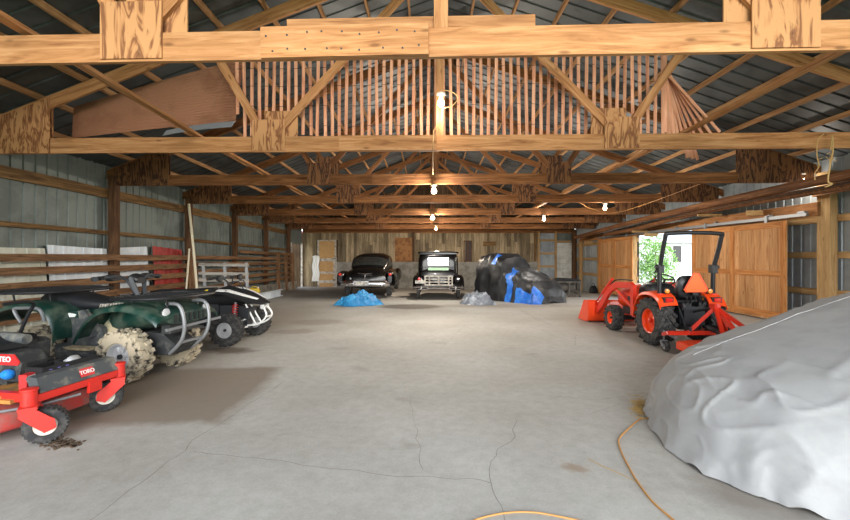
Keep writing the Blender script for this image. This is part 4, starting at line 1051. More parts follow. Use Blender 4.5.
# ------------------------------------------------------------ black sedan, seen from behind (local x forward)
def place(name, label, cat, x, y, rz, z=None): return thing(name, label, cat, (x, y, fz(x, y) if z is None else z), rz)
car = place('vintage_car', 'rounded black vintage sedan with chrome bumper and red tail lights', 'car', -2.36, 15.0, PI/2)
lower = [(-.02, .40, .50, .78, 2.6), (.06, .74, .42, .92, 2.8), (.25, .84, .36, 1.0, 2.8), (.7, .90, .32, 1.06, 3), (1.4, .93, .30, 1.10, 3.2), (2.6, .93, .30, 1.08, 3.2), (3.6, .90, .30, 1.06, 3.2), (4.4, .82, .32, 1.02, 3), (5.1, .70, .36, .96, 3), (5.4, .52, .42, .86, 2.8)]
m = MB(); m.hull(lower, 36); O('body', m, M['blackpaint'], car)
trunk = [(.02, .45, .66, .86, 2.4), (.12, .6, .7, .98, 2.4), (.5, .64, .7, 1.10, 2.4), (1.0, .66, .8, 1.18, 2.4), (1.3, .62, .8, 1.2, 2.4)]
m = MB(); m.hull(trunk, 28); O('trunk_lid', m, M['blackpaint'], car)
gh = [(.72, .60, .9, 1.10, 2.7), (.95, .68, .9, 1.28, 2.8), (1.25, .72, .9, 1.48, 2.9), (1.7, .74, .9, 1.63, 3), (2.4, .74, .9, 1.68, 3), (3.0, .72, .9, 1.6, 3), (3.3, .70, .9, 1.42, 2.9), (3.65, .66, .9, 1.12, 2.8)]
m = MB(); m.hull(gh, 40); O('roof', m, M['blackpaint'], car)
m = MB(); hull_patch(m, gh, .84, 1.30, 28, 152, .012, 8, 20); O('rear_window', m, M['glass_dark'], car)
for s in (-1, 1):
    a, b = (1, 26) if s > 0 else (154, 179)
    for x0, x1 in ((1.45, 2.15), (2.25, 2.95)):
        m = MB(); hull_patch(m, gh, x0, x1, a+6 if s > 0 else a, b if s > 0 else b-6, .012, 6, 5); O('side_window', m, M['glass_dark'], car)
    fen = [(-.04, .07, .56, .86, 2.4, s*.90), (.05, .13, .46, .96, 2.4, s*.90), (.4, .16, .42, 1.0, 2.4, s*.90), (1.0, .17, .40, .98, 2.4, s*.91), (1.7, .14, .42, .88, 2.4, s*.9), (2.1, .06, .44, .75, 2.4, s*.88)]
    m = MB(); m.hull(fen, 20); O('rear_fender', m, M['blackpaint'], car)
    fen = [(3.3, .06, .42, .8, 2.4, s*.88), (3.7, .14, .42, .98, 2.4, s*.88), (4.3, .17, .42, 1.0, 2.4, s*.86), (5.0, .14, .46, .96, 2.4, s*.80), (5.3, .08, .55, .86, 2.4, s*.78)]
    m = MB(); m.hull(fen, 20); O('front_fender', m, M['blackpaint'], car)
    m = MB(); m.lathe([(-.10, .001), (-.09, .035), (-.05, .05), (.04, .055)], (-.01, s*.90, .875), 'X', 18); tl = O('tail_light', m, M['lamp_red'], car)
    m = MB(); m.lathe([(-.02, .066), (.06, .07)], (.0, s*.90, .875), 'X', 18); O('bezel', m, M['blackpaint'], tl)
    wheel(car, (1.0, s*.78, .36), .35, .2, .21, M['rubber'], M['chrome'], 0, 0, 'white', s, M['chrome'])
    wheel(car, (4.25, s*.78, .36), .35, .2, .21, M['rubber'], M['chrome'], 0, 0, 'white', s, M['chrome'])
    m = MB(); m.lathe([(-.10, .03), (-.07, .06), (0, .07)], (-.05, s*.62, .50), 'X', 14); O('bumper_guard', m, M['chrome'], car)
    m = MB(); m.tube(smooth_path([(.25, s*1.065, .52), (.9, s*1.09, .53), (1.8, s*1.05, .54)], 5), .012, 6); O('trim_strip', m, M['chrome'], car)
rows = []
for i in range(17):
    y = lerp(-1.07, 1.07, i/16); x = -.10+.34*abs(y/1.07)**5
    rows.append([(x+.10, y, .66), (x+.02, y, .655), (x-.03, y, .60), (x-.04, y, .53), (x-.02, y, .46), (x+.05, y, .43)])
m = MB(); m.plate(rows, .012); O('rear_bumper', m, M['chrome'], car)
m = MB(); m.box((-.15, .12, .565), (.02, .56, .17)); pl = O('plate_frame', m, M['chrome'], car)
m = MB(); m.box((-.162, .12, .565), (.006, .40, .125)); O('licence_plate', m, M['plate'], pl)
m = MB(); m.tube(smooth_path([(-.01, -.26, .925), (-.02, -.1, .905), (-.03, 0, .895), (-.02, .1, .905), (-.01, .26, .925)], 4), [.012]*4+[.018]*4+[.022]+[.018]*4+[.012]*4, 8); O('emblem', m, M['chrome'], car)
m = MB(); m.tube([(-.03, 0, .88), (-.055, 0, .80), (-.04, 0, .74)], .018, 8); O('trunk_handle', m, M['chrome'], car)
m = MB(); m.lathe([(-.02, .03), (0, .035)], (-.03, .52, .73), 'X', 12); O('fuel_cap', m, M['steel'], car)

# ------------------------------------------------------------ black 1930s car, seen from behind
car.scale = (1.04,)*3
car = place('vintage_car', 'upright black antique car with white luggage rack on its back', 'car', .385, 14.55, PI/2)
cab = [(.42, .58, .62, 1.50, 4), (.44, .66, .56, 1.62, 4.5), (.52, .74, .52, 1.70, 5), (.8, .77, .52, 1.75, 5.5), (2.2, .77, .52, 1.76, 5.5), (2.45, .74, .52, 1.70, 5), (2.52, .68, .52, 1.55, 5)]
m = MB(); m.hull(cab, 40); O('cabin', m, M['blackpaint'], car)
m = MB(); m.hull([(.44, .70, 1.66, 1.72, 4), (.5, .775, 1.67, 1.765, 4), (1.6, .79, 1.68, 1.79, 4), (2.5, .77, 1.67, 1.765, 4)], 28); O('roof', m, M['blackpaint'], car)
m = MB(); m.hull([(2.45, .50, .55, 1.22, 4), (3.3, .40, .55, 1.18, 4), (3.6, .34, .58, 1.14, 4)], 28); O('hood', m, M['blackpaint'], car)
m = MB(); m.hull([(.30, .50, .56, .95, 3), (.36, .66, .5, 1.10, 3.5), (.5, .72, .5, 1.14, 4)], 28); O('rear_deck', m, M['blackpaint'], car)
# sloped rear glass in a raised frame
m = MB(); m.plate([[(.395, y, 1.26), (.395+.0055, y, 1.53)] for y in (-.38, -.2, 0, .2, .38)], .008)
gl = O('rear_window', m, M['glass_mirror'], car)
m = MB(); pts = [(.39, -.40, 1.245), (.39, .40, 1.245), (.40, .40, 1.545), (.40, -.40, 1.545)]
for a, b in zip(pts, pts[1:]+pts[:1]): m.bar(a, b, .03, .03, up=(1,0,0))
O('window_frame', m, M['black'], gl)
m = MB(); m.plate([[(.300, y, 1.065), (.300, y, 1.165)] for y in (-.38, 0, .38)], .008); O('reflection_strip', m, M['glass_mirror'], car)  # mirror strip added on the rear deck to show a grass reflection
m = MB(); m.tube(smooth_path([(.40, -.70, 1.19), (.33, -.5, 1.185), (.33, .5, 1.185), (.40, .70, 1.19)], 4), .012, 6); O('belt_moulding', m, M['black'], car)
m = MB(); m.bar((.40, -.68, .95), (.44, -.66, 1.55), .012, .012); O('side_rod', m, M['greywood'], car)
for s in (-1, 1):
    arc = [(-.06, .50), (.02, .66), (.2, .80), (.48, .86), (.78, .80), (1.0, .62), (1.1, .42)]
    m = MB(); P = smooth_path([(x, 0, z) for x, z in arc], 4)
    m.plate([[(p.x, s*.60, p.z+.01), (p.x, s*.75, p.z+.03), (p.x, s*.88, p.z), (p.x, s*.925, p.z-.07)] for p in P], -.012*s); O('rear_fender', m, M['blackpaint'], car)
    arc = [(2.5, .42), (2.7, .64), (3.0, .82), (3.35, .86), (3.7, .74), (3.85, .55)]
    m = MB(); P = smooth_path([(x, 0, z) for x, z in arc], 4)
    m.plate([[(p.x, s*.52, p.z+.01), (p.x, s*.70, p.z+.03), (p.x, s*.86, p.z), (p.x, s*.90, p.z-.07)] for p in P], -.012*s); O('front_fender', m, M['blackpaint'], car)
    m = MB(); m.box((1.8, s*.80, .42), (1.5, .26, .03)); O('running_board', m, M['black'], car)
    wheel(car, (.46, s*.74, .37), .36, .12, .235, M['rubber'], M['black'], 0, 0, 'atv', s)
    wheel(car, (3.25, s*.74, .37), .36, .12, .235, M['rubber'], M['black'], 0, 0, 'atv', s)
    m = MB(); m.lathe([(-.05, .001), (-.04, .045), (.03, .055), (.06, .03)], (-.06, s*.71, .76), 'X', 16); tl = O('tail_light', m, M['lamp_red'] if s > 0 else M['chrome'], car)
    m = MB(); m.tube([(-.03, s*.71, .72), (.05, s*.70, .55)], .014, 6); O('bracket', m, M['black'], tl)
    m = MB()
    for z in (.40, .475): m.tube(smooth_path([(-.10, s*.38, z), (-.14, s*.6, z), (-.12, s*.84, z), (-.02, s*.92, z)], 4), .025, 8)
    m.box((-.13, s*.62, .44), (.05, .04, .13)); O('bumperette', m, M['chrome'], car)
m = MB(); m.tube(smooth_path([(-.09, -.4, .44), (-.12, 0, .44), (-.09, .4, .44)], 5), .035, 8); O('rear_bumper', m, M['chrome'], car)
m = MB(); m.box((.9, 0, .46), (1.9, 1.2, .16)); m.box((1.8, 0, .45), (3.4, .7, .1)); O('chassis', m, M['black'], car)
m = MB()
for z in (.545, .65, .755, .86): m.bar((-.06, -.50, z), (-.06, .50, z), .03, .045 if z != .755 else .03)
for y in (-.49, -.36, .0, .33, .49): m.bar((-.065, y, .53), (-.065, y, .875), .05, .06 if y != -.36 else .045, up=(1,0,0))
O('luggage_rack', m, M['whitewood'], car)
m = MB(); m.box((-.05, .68, .655), (.012, .34, .12)); O('licence_plate', m, M['plate'], car)

# ------------------------------------------------------------ orange compact tractor (local x forward)
tr = place('compact_tractor', 'orange compact tractor with front loader and black roll bar by the doors', 'tractor', 4.32, 6.86, PI/2+.015)
for s in (-1, 1):
    wheel(tr, (0, s*.43, .415), .385, .29, .205, M['rubber'], M['orange'], 16, .022, 'chevron', s, M['orangedark'], lugw=.06)
    wheel(tr, (1.41, s*.46, .262), .242, .2, .128, M['rubber'], M['orange'], 14, .015, 'chevron', s, M['darksteel'], lugw=.045)
    P = [(.50, .50), (.46, .68), (.34, .82), (.15, .90), (-.1, .90), (-.28, .82), (-.36, .70)]
    m = MB(); m.plate([[(p.x, s*.26, p.z+.02), (p.x, s*.40, p.z+.02), (p.x, s*.54, p.z), (p.x, s*.56, p.z-.05)] for p in smooth_path([(x, 0, z) for x, z in P], 4)], -.02*s); O('rear_fender', m, M['orange'], tr)
    m = MB(); m.box((-.30, s*.40, .80), (.07, .16, .09)); tl = O('tail_light', m, M['black'], tr)
    m = MB(); m.box((-.34, s*.40, .805), (.02, .11, .055)); O('lens', m, M['lamp_red'], tl)
    m = MB(); m.hull([(-.22, .05, .90, .98, 3, s*.36), (-.2, .06, .89, .99, 3, s*.36), (-.12, .05, .9, .98, 3, s*.36)], 12); m.tube([(-.17, s*.36, .80), (-.17, s*.36, .9)], .012, 6); ml = O('marker_lamp', m, M['black'], tr)
    m = MB(); m.lathe([(-.245, .001), (-.24, .035), (-.22, .04)], (0, s*.36, .94), 'X', 12); O('lens', m, M['lamp_amber'], ml)
# body
m = MB(); m.box((.0, 0, .48), (.55, .36, .34)); m.box((.7, 0, .46), (1.1, .30, .22)); m.box((1.45, 0, .40), (.5, .26, .16)); m.tube([(0, -.3, .415), (0, .3, .415)], .08, 14); m.tube([(1.41, -.38, .262), (1.41, .38, .262)], .05, 10); m.box((-.30, 0, .55), (.14, .34, .3)); m.tube([(-.37, 0, .42), (-.46, 0, .42)], .03, 8); O('chassis', m, M['darksteel'], tr)
hood = [(.62, .25, .55, 1.0, 3.5), (.8, .27, .5, 1.02, 3.5), (1.2, .27, .48, .98, 3.5), (1.6, .24, .46, .90, 3.5), (1.78, .19, .46, .80, 3.2)]
m = MB(); m.hull(hood, 28); O('hood', m, M['orange'], tr)
m = MB(); m.hull([(.44, .20, .5, .94, 3), (.5, .26, .5, 1.02, 3), (.62, .275, .5, 1.045, 3.2), (.78, .28, .55, 1.03, 3.2), (.84, .26, .6, .99, 3)], 24); O('dashboard', m, M['vinyl'], tr)
m = MB(); m.box((.95, .275, .62), (.5, .01, .2)); m.box((.95, -.275, .62), (.5, .01, .2)); O('side_screen', m, M['black'], tr)
m = MB(); m.tube([(.42+.17*math.cos(a*2*PI/20)*.55, .17*math.sin(a*2*PI/20), 1.10+.17*math.cos(a*2*PI/20)*.5) for a in range(20)], .013, 8, closed=True); m.tube([(.52, 0, .95), (.42, 0, 1.10)], .02, 8)
for a in (.5, 2.6, 4.7): m.tube([(.42, 0, 1.10), (.42+.165*math.cos(a)*.55, .165*math.sin(a), 1.10+.165*math.cos(a)*.5)], .01, 6)
O('steering_wheel', m, M['black'], tr)
m = MB(); m.box((.28, 0, .52), (.5, .8, .03)); O('floor_plate', m, M['black'], tr)
m = MB(); m.hull([(-.18, .18, .72, .80, 3), (-.1, .22, .72, .84, 3), (.22, .22, .70, .82, 3), (.28, .17, .72, .79, 3)], 20)
m.hull([(-.30, .15, .85, 1.14, 3), (-.26, .2, .80, 1.2, 3), (-.20, .21, .78, 1.20, 3), (-.14, .18, .8, 1.12, 3)], 20); O('seat', m, M['vinyl'], tr)
# roll bar: folding, upper half leans back
pts = [(-.16, .45, .62), (-.17, .45, 1.30), (-.33, .46, 1.80), (-.36, .38, 1.89), (-.36, -.38, 1.89), (-.33, -.46, 1.80), (-.17, -.45, 1.30), (-.16, -.45, .62)]
m = MB(); m.tube(smooth_path(pts[:2], 1)+smooth_path([pts[1], pts[2], pts[3], pts[4], pts[5], pts[6]], 5)+[pts[7]], .034, 10); rb = O('roll_bar', m, M['black'], tr)
for s in (-1, 1):
    m = MB(); m.box((-.17, s*.45, 1.31), (.10, .09, .14)); m.lathe([(s*.02, .03), (s*.08, .03)], (-.18, s*.45, 1.34), 'Y', 10); m.tube([(-.2, s*.50, 1.34), (-.14, s*.52, 1.24)], .012, 6); O('hinge', m, M['black'], rb)
    m = MB(); m.bar((-.16, s*.45, .60), (-.165, s*.45, .90), .085, .085); O('post_bracket', m, M['orangedark'], rb)
# slow-moving-vehicle triangle
tri = [(-.20, .0), (-.165, -.045), (.165, -.045), (.20, 0), (.045, .27), (-.045, .27)]
m = MB(); m.prism(tri, lambda u, v, w_: (-.40-w_, u, .98+v), .006); sv = O('warning_triangle', m, M['smv'], tr)
for a, b in ((0, 5), (5, 4), (4, 3), (3, 2), (2, 1), (1, 0)):
    pass
m = MB(); c_ = Vector((-.409, 0, 1.07))
for a, b in zip(tri, tri[1:]+tri[:1]):
    A = Vector((-.408, a[0], .98+a[1])); B = Vector((-.408, b[0], .98+b[1])); m.bar(A.lerp(c_, .06), B.lerp(c_, .06), .004, .022, up=(0,0,1) if abs(a[1]-b[1]) > .1 else (1,0,0))
O('red_border', m, plain('dark red reflective border', rgb(220,70,30), .4), sv)
m = MB(); m.box((-.37, 0, 1.04), (.04, .08, .3)); O('sign_bracket', m, M['black'], tr)
# loader
for s in (-1, 1):
    y = s*.42
    m = MB(); m.bar((.72, y, .40), (.72, y, .98), .07, .10, up=(1,0,0)); m.bar((.72, y*.6, .42), (.72, y, .42), .1, .1); O('loader_post', m, M['orangedark'], tr)
    arm = [(.70, .97), (.78, 1.03), (1.35, 1.0), (1.72, .88), (2.05, .56), (2.33, .30), (2.27, .22), (1.98, .42), (1.65, .75), (1.32, .88), (.78, .91), (.70, .90)]
    m = MB(); m.prism(arm, lambda u, v, w_: (u, y-.03+w_, v), .06); O('loader_arm', m, M['orangedark'], tr)
    m = MB(); m.tube([(.75, y, .55), (1.3, y, .80)], .035, 10); m.tube([(1.3, y, .80), (1.52, y, .87)], .018, 8); O('lift_cylinder', m, M['orangedark'], tr)
    m = MB(); m.tube([(1.5, y+s*.03, 1.05), (1.95, y+s*.03, .72)], .03, 10); m.tube([(1.95, y+s*.03, .72), (2.25, y+s*.03, .5)], .016, 8); m.bar((2.25, y, .5), (2.32, y, .26), .04, .05, up=(1,0,0)); O('bucket_cylinder', m, M['orangedark'], tr)
    m = MB(); m.tube(smooth_path([(.8, y-s*.03, 1.06), (1.3, y-s*.03, 1.05), (1.6, y-s*.03, .98), (1.9, y-s*.03, .74)], 4), .012, 6); O('hydraulic_hose', m, M['cable'], tr)
prof = [(2.36, .52), (2.34, .30), (2.37, .10), (2.48, .03), (2.92, .03)]
m = MB(); P = smooth_path([(x, 0, z) for x, z in prof], 4); m.plate([[(p.x, -.60, p.z), (p.x, 0, p.z), (p.x, .60, p.z)] for p in P], .014)
for s in (-1, 1): m.prism([(2.36, .52), (2.34, .30), (2.37, .10), (2.48, .03), (2.93, .03), (2.60, .50)], lambda u, v, w_: (u, s*(.588+w_), v), .014)
m.bar((2.365, -.6, .50), (2.365, .6, .50), .05, .04); m.box((2.90, 0, .03), (.08, 1.2, .02))
for s in (-.42, .42):
    m.box((2.32, s-.05, .32), (.06, .015, .3)); m.box((2.32, s+.05, .32), (.06, .015, .3))
O('bucket', m, M['orange'], tr)
# three-point linkage
for s in (-1, 1):
    m = MB(); m.bar((-.25, s*.22, .36), (-.72, s*.30, .40), .03, .06); m.tube([(-.28, s*.22, .74), (-.55, s*.27, .40)], .015, 8); m.bar((-.22, s*.2, .70), (-.45, s*.22, .72), .04, .05); O('lift_arm', m, M['darksteel'], tr)
m = MB(); m.tube([(-.36, 0, .62), (-.72, 0, .72)], .022, 8); O('top_link', m, M['darksteel'], tr)
m = MB()
for k in range(5): m.tube(smooth_path([(-.34, -.14+.07*k, .72), (-.42, -.12+.07*k, .86), (-.2, -.1+.06*k, .80)], 4), .011, 6)
m.box((-.30, -.14, .72), (.12, .12, .1)); m.box((-.30, .12, .70), (.12, .16, .12)); O('hydraulic_valve', m, M['black'], tr)
for k, (a, b) in enumerate((((-.2, -.28, .72), (-.05, -.34, 1.0)), ((-.15, -.30, .72), (-.02, -.3, .96)))):
    m = MB(); m.tube([a, b], .012, 6); m.lathe([(-.03, .014), (0, .024), (.03, .014)], b, 'Z', 10); O('control_lever', m, M['black'] if k else M['lamp_amber'], tr)
# rear implement hitched to the tractor
im = place('finish_mower', 'orange three point mower frame hitched behind the tractor', 'mower attachment', 4.34, 6.06, PI/2+.015)
ap = Vector((-.02, 0, .75))
m = MB(); m.box(ap, (.10, .09, .10)); m.bar(ap+Vector((.1, 0, .0)), ap+Vector((-.06, 0, .02)), .05, .06); O('hitch_head', m, M['orangedark'], im)
for a, nm in (((.14, .32, .33), 'frame_leg'), ((.14, -.32, .33), 'frame_leg'), ((-.62, .30, .30), 'rear_brace'), ((-.62, -.30, .30), 'rear_brace'), ((-.45, -.12, .28), 'rear_brace')):
    m = MB(); m.bar(ap, a, .05, .05); O(nm, m, M['orangedark'], im)
m = MB(); m.bar((.14, .62, .33), (.14, -.62, .33), .05, .06); m.bar((.14, .62, .33), (.3, .60, .28), .05, .05); O('cross_bar', m, M['orangedark'], im)
m = MB(); m.hull([(-.72, .5, .12, .24, 6), (-.66, .62, .10, .26, 6), (-.05, .62, .10, .26, 6), (.05, .5, .12, .24, 6)], 28); O('deck', m, M['orange'], im)
m = MB(); m.box((-.3, 0, .33), (.24, .22, .16)); m.tube([(-.2, 0, .36), (.16, 0, .42)], .035, 10); O('gearbox', m, M['darksteel'], im)
for x, y in ((.32, .55), (.30, -.60), (-.78, .5), (-.78, -.5)):
    c_ = (x, y, .085); t_ = wheel(im, c_, .08, .07, .04, M['rubber'], M['steel'], 0, 0, 'white', 1 if y > 0 else -1, M['steel'], name='gauge_wheel')
    m = MB(); m.tube([(x+.05 if x > 0 else x, y, .13), (x+.04 if x > 0 else x, y, .33)], .014, 8); m.bar((x+.05 if x > 0 else x, y-.05, .16), (x, y-.05, .085), .012, .04); m.bar((x+.05 if x>0 else x, y+.05, .16), (x, y+.05, .085), .012, .04); m.bar((x+.05 if x>0 else x, y-.055, .165), (x+.05 if x>0 else x, y+.055, .165), .04, .014); m.bar((x+.04 if x>0 else x, y, .3), (.1 if x > 0 else -.6, y*.95, .27), .04, .04); O('wheel_bracket', m, M['steel'], im)

# ------------------------------------------------------------ the car under the grey cover
def covered_car():
    hem = [(1.99, 3.62), (1.87, 3.20), (1.88, 2.84), (2.04, 2.54), (2.25, 2.30), (2.7, 2.08), (3.5, 1.92), (5.0, 1.90), (6.3, 2.05), (6.8, 2.6), (6.9, 3.4), (6.7, 4.2), (6.0, 4.65), (4.8, 4.72), (3.7, 4.66), (3.0, 4.58), (2.6, 4.42), (2.32, 4.2), (2.13, 3.94)]
    out = smooth_path([(x, y, 0) for x, y in hem], 16, True); M_ = len(out)
    tab = [(1.7, .40), (2.0, .50), (2.3, .585), (2.7, .69), (3.1, .81), (3.5, .95), (3.9, 1.10), (4.3, 1.21), (4.8, 1.25), (5.4, 1.22), (6.0, 1.02), (6.9, .70)]
    def H(x):
        for a, b in zip(tab, tab[1:]):
            if a[0] <= x <= b[0]:
                t = (x-a[0])/(b[0]-a[0]); return lerp(a[1], b[1], t)
        return tab[0][1] if x < tab[0][0] else tab[-1][1]
    N = 56; rows = []
    for i in range(N+1):
        ph = (i/N)*PI/2; row = []
        for j in range(M_):
            o_ = out[j]; sx = min(max(o_.x+.75*(1 if o_.x < 3 else 0)*max(0, (3-o_.x))/1.1, 2.75), 6.1); S_ = Vector((sx, 3.42, 0))
            rad = math.sin(ph)**.62; zf = math.cos(ph)**.66 if ph < PI/2-1e-6 else 0
            rad = rad*.90+.10*(1-zf)**2.5
            p = S_.lerp(o_, rad); z = H(p.x)*zf; f = 1-zf; dirn = (o_-S_).normalized()
            s_ = j/M_*60
            w1 = noise.noise(Vector((p.x*2.1, p.y*2.1, z*2.0+3))); w2 = noise.noise(Vector((p.x*5, p.y*5, z*2.5+7)))
            k = f**1.5
            fold = (math.sin(s_*2.1+3*w1)*.014+w1*.026+w2*.012)*k*(1 if f < .995 else .8)
            cr = 1-abs(noise.noise(Vector((p.x*1.6+p.y*1.1+z*.6, p.y*2.6-p.x*.7, z*1.6+4)))); cr2 = 1-abs(noise.noise(Vector((p.x*4.3-p.y*2.5, p.y*4.1+p.x*2.7, z*4+9))))
            cr3 = 1-abs(noise.noise(Vector((p.x*2.4-p.y*.6+z*3, p.y*1.5+1.2*p.x, z*2+17))))
            up = cr**18*.034+cr2**18*.018*(.15+f)+cr3**20*.030-.010
            p = p+dirn*(fold+.6*up*min(1, f*1.6)); z = z+(up*(1-f)*.55+.012*w1*(1-f))*min(1, max(0, i-1)/8)
            zh = .010+.05*max(0, noise.noise(Vector((s_*.7, 5.0, 2))))
            row.append(Vector((p.x, p.y, max(z, zh))))
        row.append(row[0]); rows.append(row)
    m = MB(); m.grid(rows[:1]+rows[1:])
    o = O('car_cover', m, M['cover'], None, sharp=180)
    bm_ = o.modifiers.new('weld', 'WELD'); bm_.merge_threshold = .0008
    return o, rows
cv, rows = covered_car()
root = thing('covered_car', 'car under a loose grey cloth cover in the right foreground', 'covered car', (4.2, 3.4, 0))
cv.parent = root; cv.matrix_parent_inverse = Matrix.Translation((-4.2, -3.4, 0))
allp = [p for r_ in rows[2:45] for p in r_]; pts = []
for k in range(60):
    x0 = 2.45+k*.06; y0 = 3.72+.12*math.sin(k*.05); b_ = min(allp, key=lambda p: (p.x-x0)**2+(p.y-y0)**2); pts.append(Vector((x0-4.2, y0-3.4, b_.z+.004)))
pts = [sum((pts[min(max(i+q, 0), 59)] for q in (-1, 0, 1)), Vector())/3 for i in range(60)]
m = MB(); m.tube(pts, .003, 5); O('seam', m, M['seam'], root)

# ------------------------------------------------------------ tarpaulins
def heap(name, label, cat, x, y, rx, ry, H, mat, seed, amp=.5, rz=0.0, flat=1.0, peaks=()):
    m = MB(); nr, na = 26, 90; off = Vector((seed*7.3, seed*3.1, seed))
    rows = []
    for i in range(nr+1):
        r = i/nr; row = []
        for j in range(na):
            a = 2*PI*j/na; u = Vector((math.cos(a), math.sin(a), 0)); R1 = 1+.28*noise.noise(u*1.7+off)+.12*noise.noise(u*5+off)
            p = u*r*R1; h = (1-r**2.2)**.75 if r < 1 else 0
            n1 = noise.noise(p*1.6+off); n2 = 1-abs(noise.noise(p*2.6+off+Vector((5,1,2)))*2.4); n3 = 1-abs(noise.noise(p*5.5+off))*2.4; n4 = 1-abs(noise.noise(p*11+off*2))*2.4
            z = H*(1-r**5)**.6*(.42+amp*n1+.55*n2+.30*n3+.14*n4) if r < 1 else 0
            for (px_, py_, ph, pr_) in peaks: z += ph*math.exp(-((p.x-px_)**2+(p.y-py_)**2)/pr_**2)*(.6+.5*n3)
            z *= (1-r**6)
            jit = Vector((noise.noise(p*6+off), noise.noise(p*6-off), 0))*.10*(1-r)
            q_ = p+jit; wx, wy = q_.x*rx, q_.y*ry
            row.append(Vector((wx*math.cos(rz)-wy*math.sin(rz), wx*math.sin(rz)+wy*math.cos(rz), max(z, .006))))
        row.append(row[0]); rows.append(row)
    m.grid(rows); o = O(name, m, mat, None, sharp=28); bmod = o.modifiers.new('weld', 'WELD'); bmod.merge_threshold = .0005
    o.location = (x, y, fz(x, y)+.002); tag(o, label, cat); return o
heap('tarpaulin', 'crumpled bright blue tarpaulin on the floor behind the rounded black sedan', 'tarpaulin', -2.22, 12.6, .74, .40, .24, M['bluetarp'], 9, .7, 0, peaks=((.3, .1, .16, .4), (-.15, .0, -.10, .25)))
heap('plastic_sheeting', 'crumpled heap of grey plastic sheeting beside the covered machine', 'plastic sheet', 1.62, 12.95, .60, .5, .28, M['greytarp'], 5, .45, -.2, peaks=((-.3, .2, .04, .5), (.5, -.3, .05, .3)))

# machine under a black tarp whose blue side shows in folds
def draped(cx, cy, rz, prof, mat, seed, nx=60, N=70, yw=1.0):
    """prof: (x, halfwidth, height)"""
    xs = []
    for a, b in zip(prof, prof[1:]):
        n = max(1, int((b[0]-a[0])/.05)); xs += [lerp(a[0], b[0], i/n) for i in range(n)]
    xs.append(prof[-1][0]); rows = []
    for x in xs:
        q = sec_at(prof, x); row = []
        for j in range(N+1):
            a = PI*j/N; c, s_ = math.cos(a), math.sin(a); y = -q[1]*math.copysign(abs(c)**.42, c); z = q[2]*abs(s_)**.45; f = 1-z/q[2]
            side = -1 if c > 0 else 1
            p = Vector((x, y, z)); y += side*(.12*f*f+.06*f*math.sin(x*9+seed+3*noise.noise(Vector((x*2, side, seed)))))
            rg = 1-abs(noise.noise(Vector((x*2.2+z, y*2.2-z*1.2, seed))))*1.0; z += rg**5*.09-.05; y += .05*noise.noise(p*3+Vector((seed, 0, 0))); x2 = x+.05*noise.noise(p*3.3+Vector((0, seed, 0)))
            row.append(Vector((x2, y, max(z, .01))))
        rows.append(row)
    return rows
def closed(m, rows):
    m.grid(rows)
    for r_, fl in ((rows[0], 1), (rows[-1], 0)):
        V = [m.v(p) for p in r_]; c_ = m.v(Vector((sum(p.x for p in r_)/len(r_), sum(p.y for p in r_)/len(r_), max(p.z for p in r_)*.4)))
        for i in range(len(V)-1): m.face([V[i], V[i+1], c_])
cm = place('covered_machine', 'machine wrapped in black tarpaulin with blue folds near the back wall', 'covered machine', 3.10, 14.6, -1.0)
rA = draped(0, 0, 0, [(-1.32, .62, .95), (-1.28, .72, 1.35), (-1.15, .78, 1.60), (-.8, .80, 1.68), (-.1, .80, 1.66), (.12, .78, 1.55), (.25, .72, 1.25), (.32, .6, .8)], None, 2.0)
m = MB(); closed(m, rA); o = O('cab_tarp', m, M['blacktarp'], cm, sharp=35)
rB = draped(0, 0, 0, [(.1, .70, 1.15), (.3, .78, 1.18), (.7, .80, 1.10), (1.2, .78, .92), (1.6, .72, .72), (1.78, .62, .52), (1.84, .5, .3)], None, 6.0)
m = MB(); closed(m, rB); o = O('hood_tarp', m, plain('dull black tarpaulin', rgb(52,53,55), .45, col2=rgb(32,33,36), scale=4, spec=.4), cm, sharp=35)
def strip_on(rows, i0, i1, j0, j1, off, name, wob=2, mat=None):
    out = []
    for i in range(i0, i1+1):
        k = int(wob*math.sin(i*.9)); out.append([])
        for j in range(j0, j1+1):
            ii = min(max(i+int(wob*math.sin(j*.35)), 0), len(rows)-1); p = rows[ii][min(max(j, 0), len(rows[0])-1)]
            c_ = Vector((p.x, 0, .5)); d_ = (p-c_); d_.normalize(); out[-1].append(p+d_*off+Vector((0, 0, .004)))
    m = MB(); m.plate(out, .004); return O(name, m, mat or M['bluefold'], cm, sharp=40)
nA, nB = len(rA), len(rB)
strip_on(rB, 6, 11, 0, 32, .016, 'blue_fold', 2)
strip_on(rA, nA-12, nA-8, 14, 30, .016, 'blue_fold', 1)
strip_on(rB, nB-5, nB-1, 0, 20, .016, 'blue_fold', 1)
strip_on(rB, nB-17, nB-4, 0, 6, .016, 'blue_fold', 1)
m = MB(); m.box((1.80, -.45, .12), (.02, .22, .14)); O('white_tag', m, M['white'], cm)
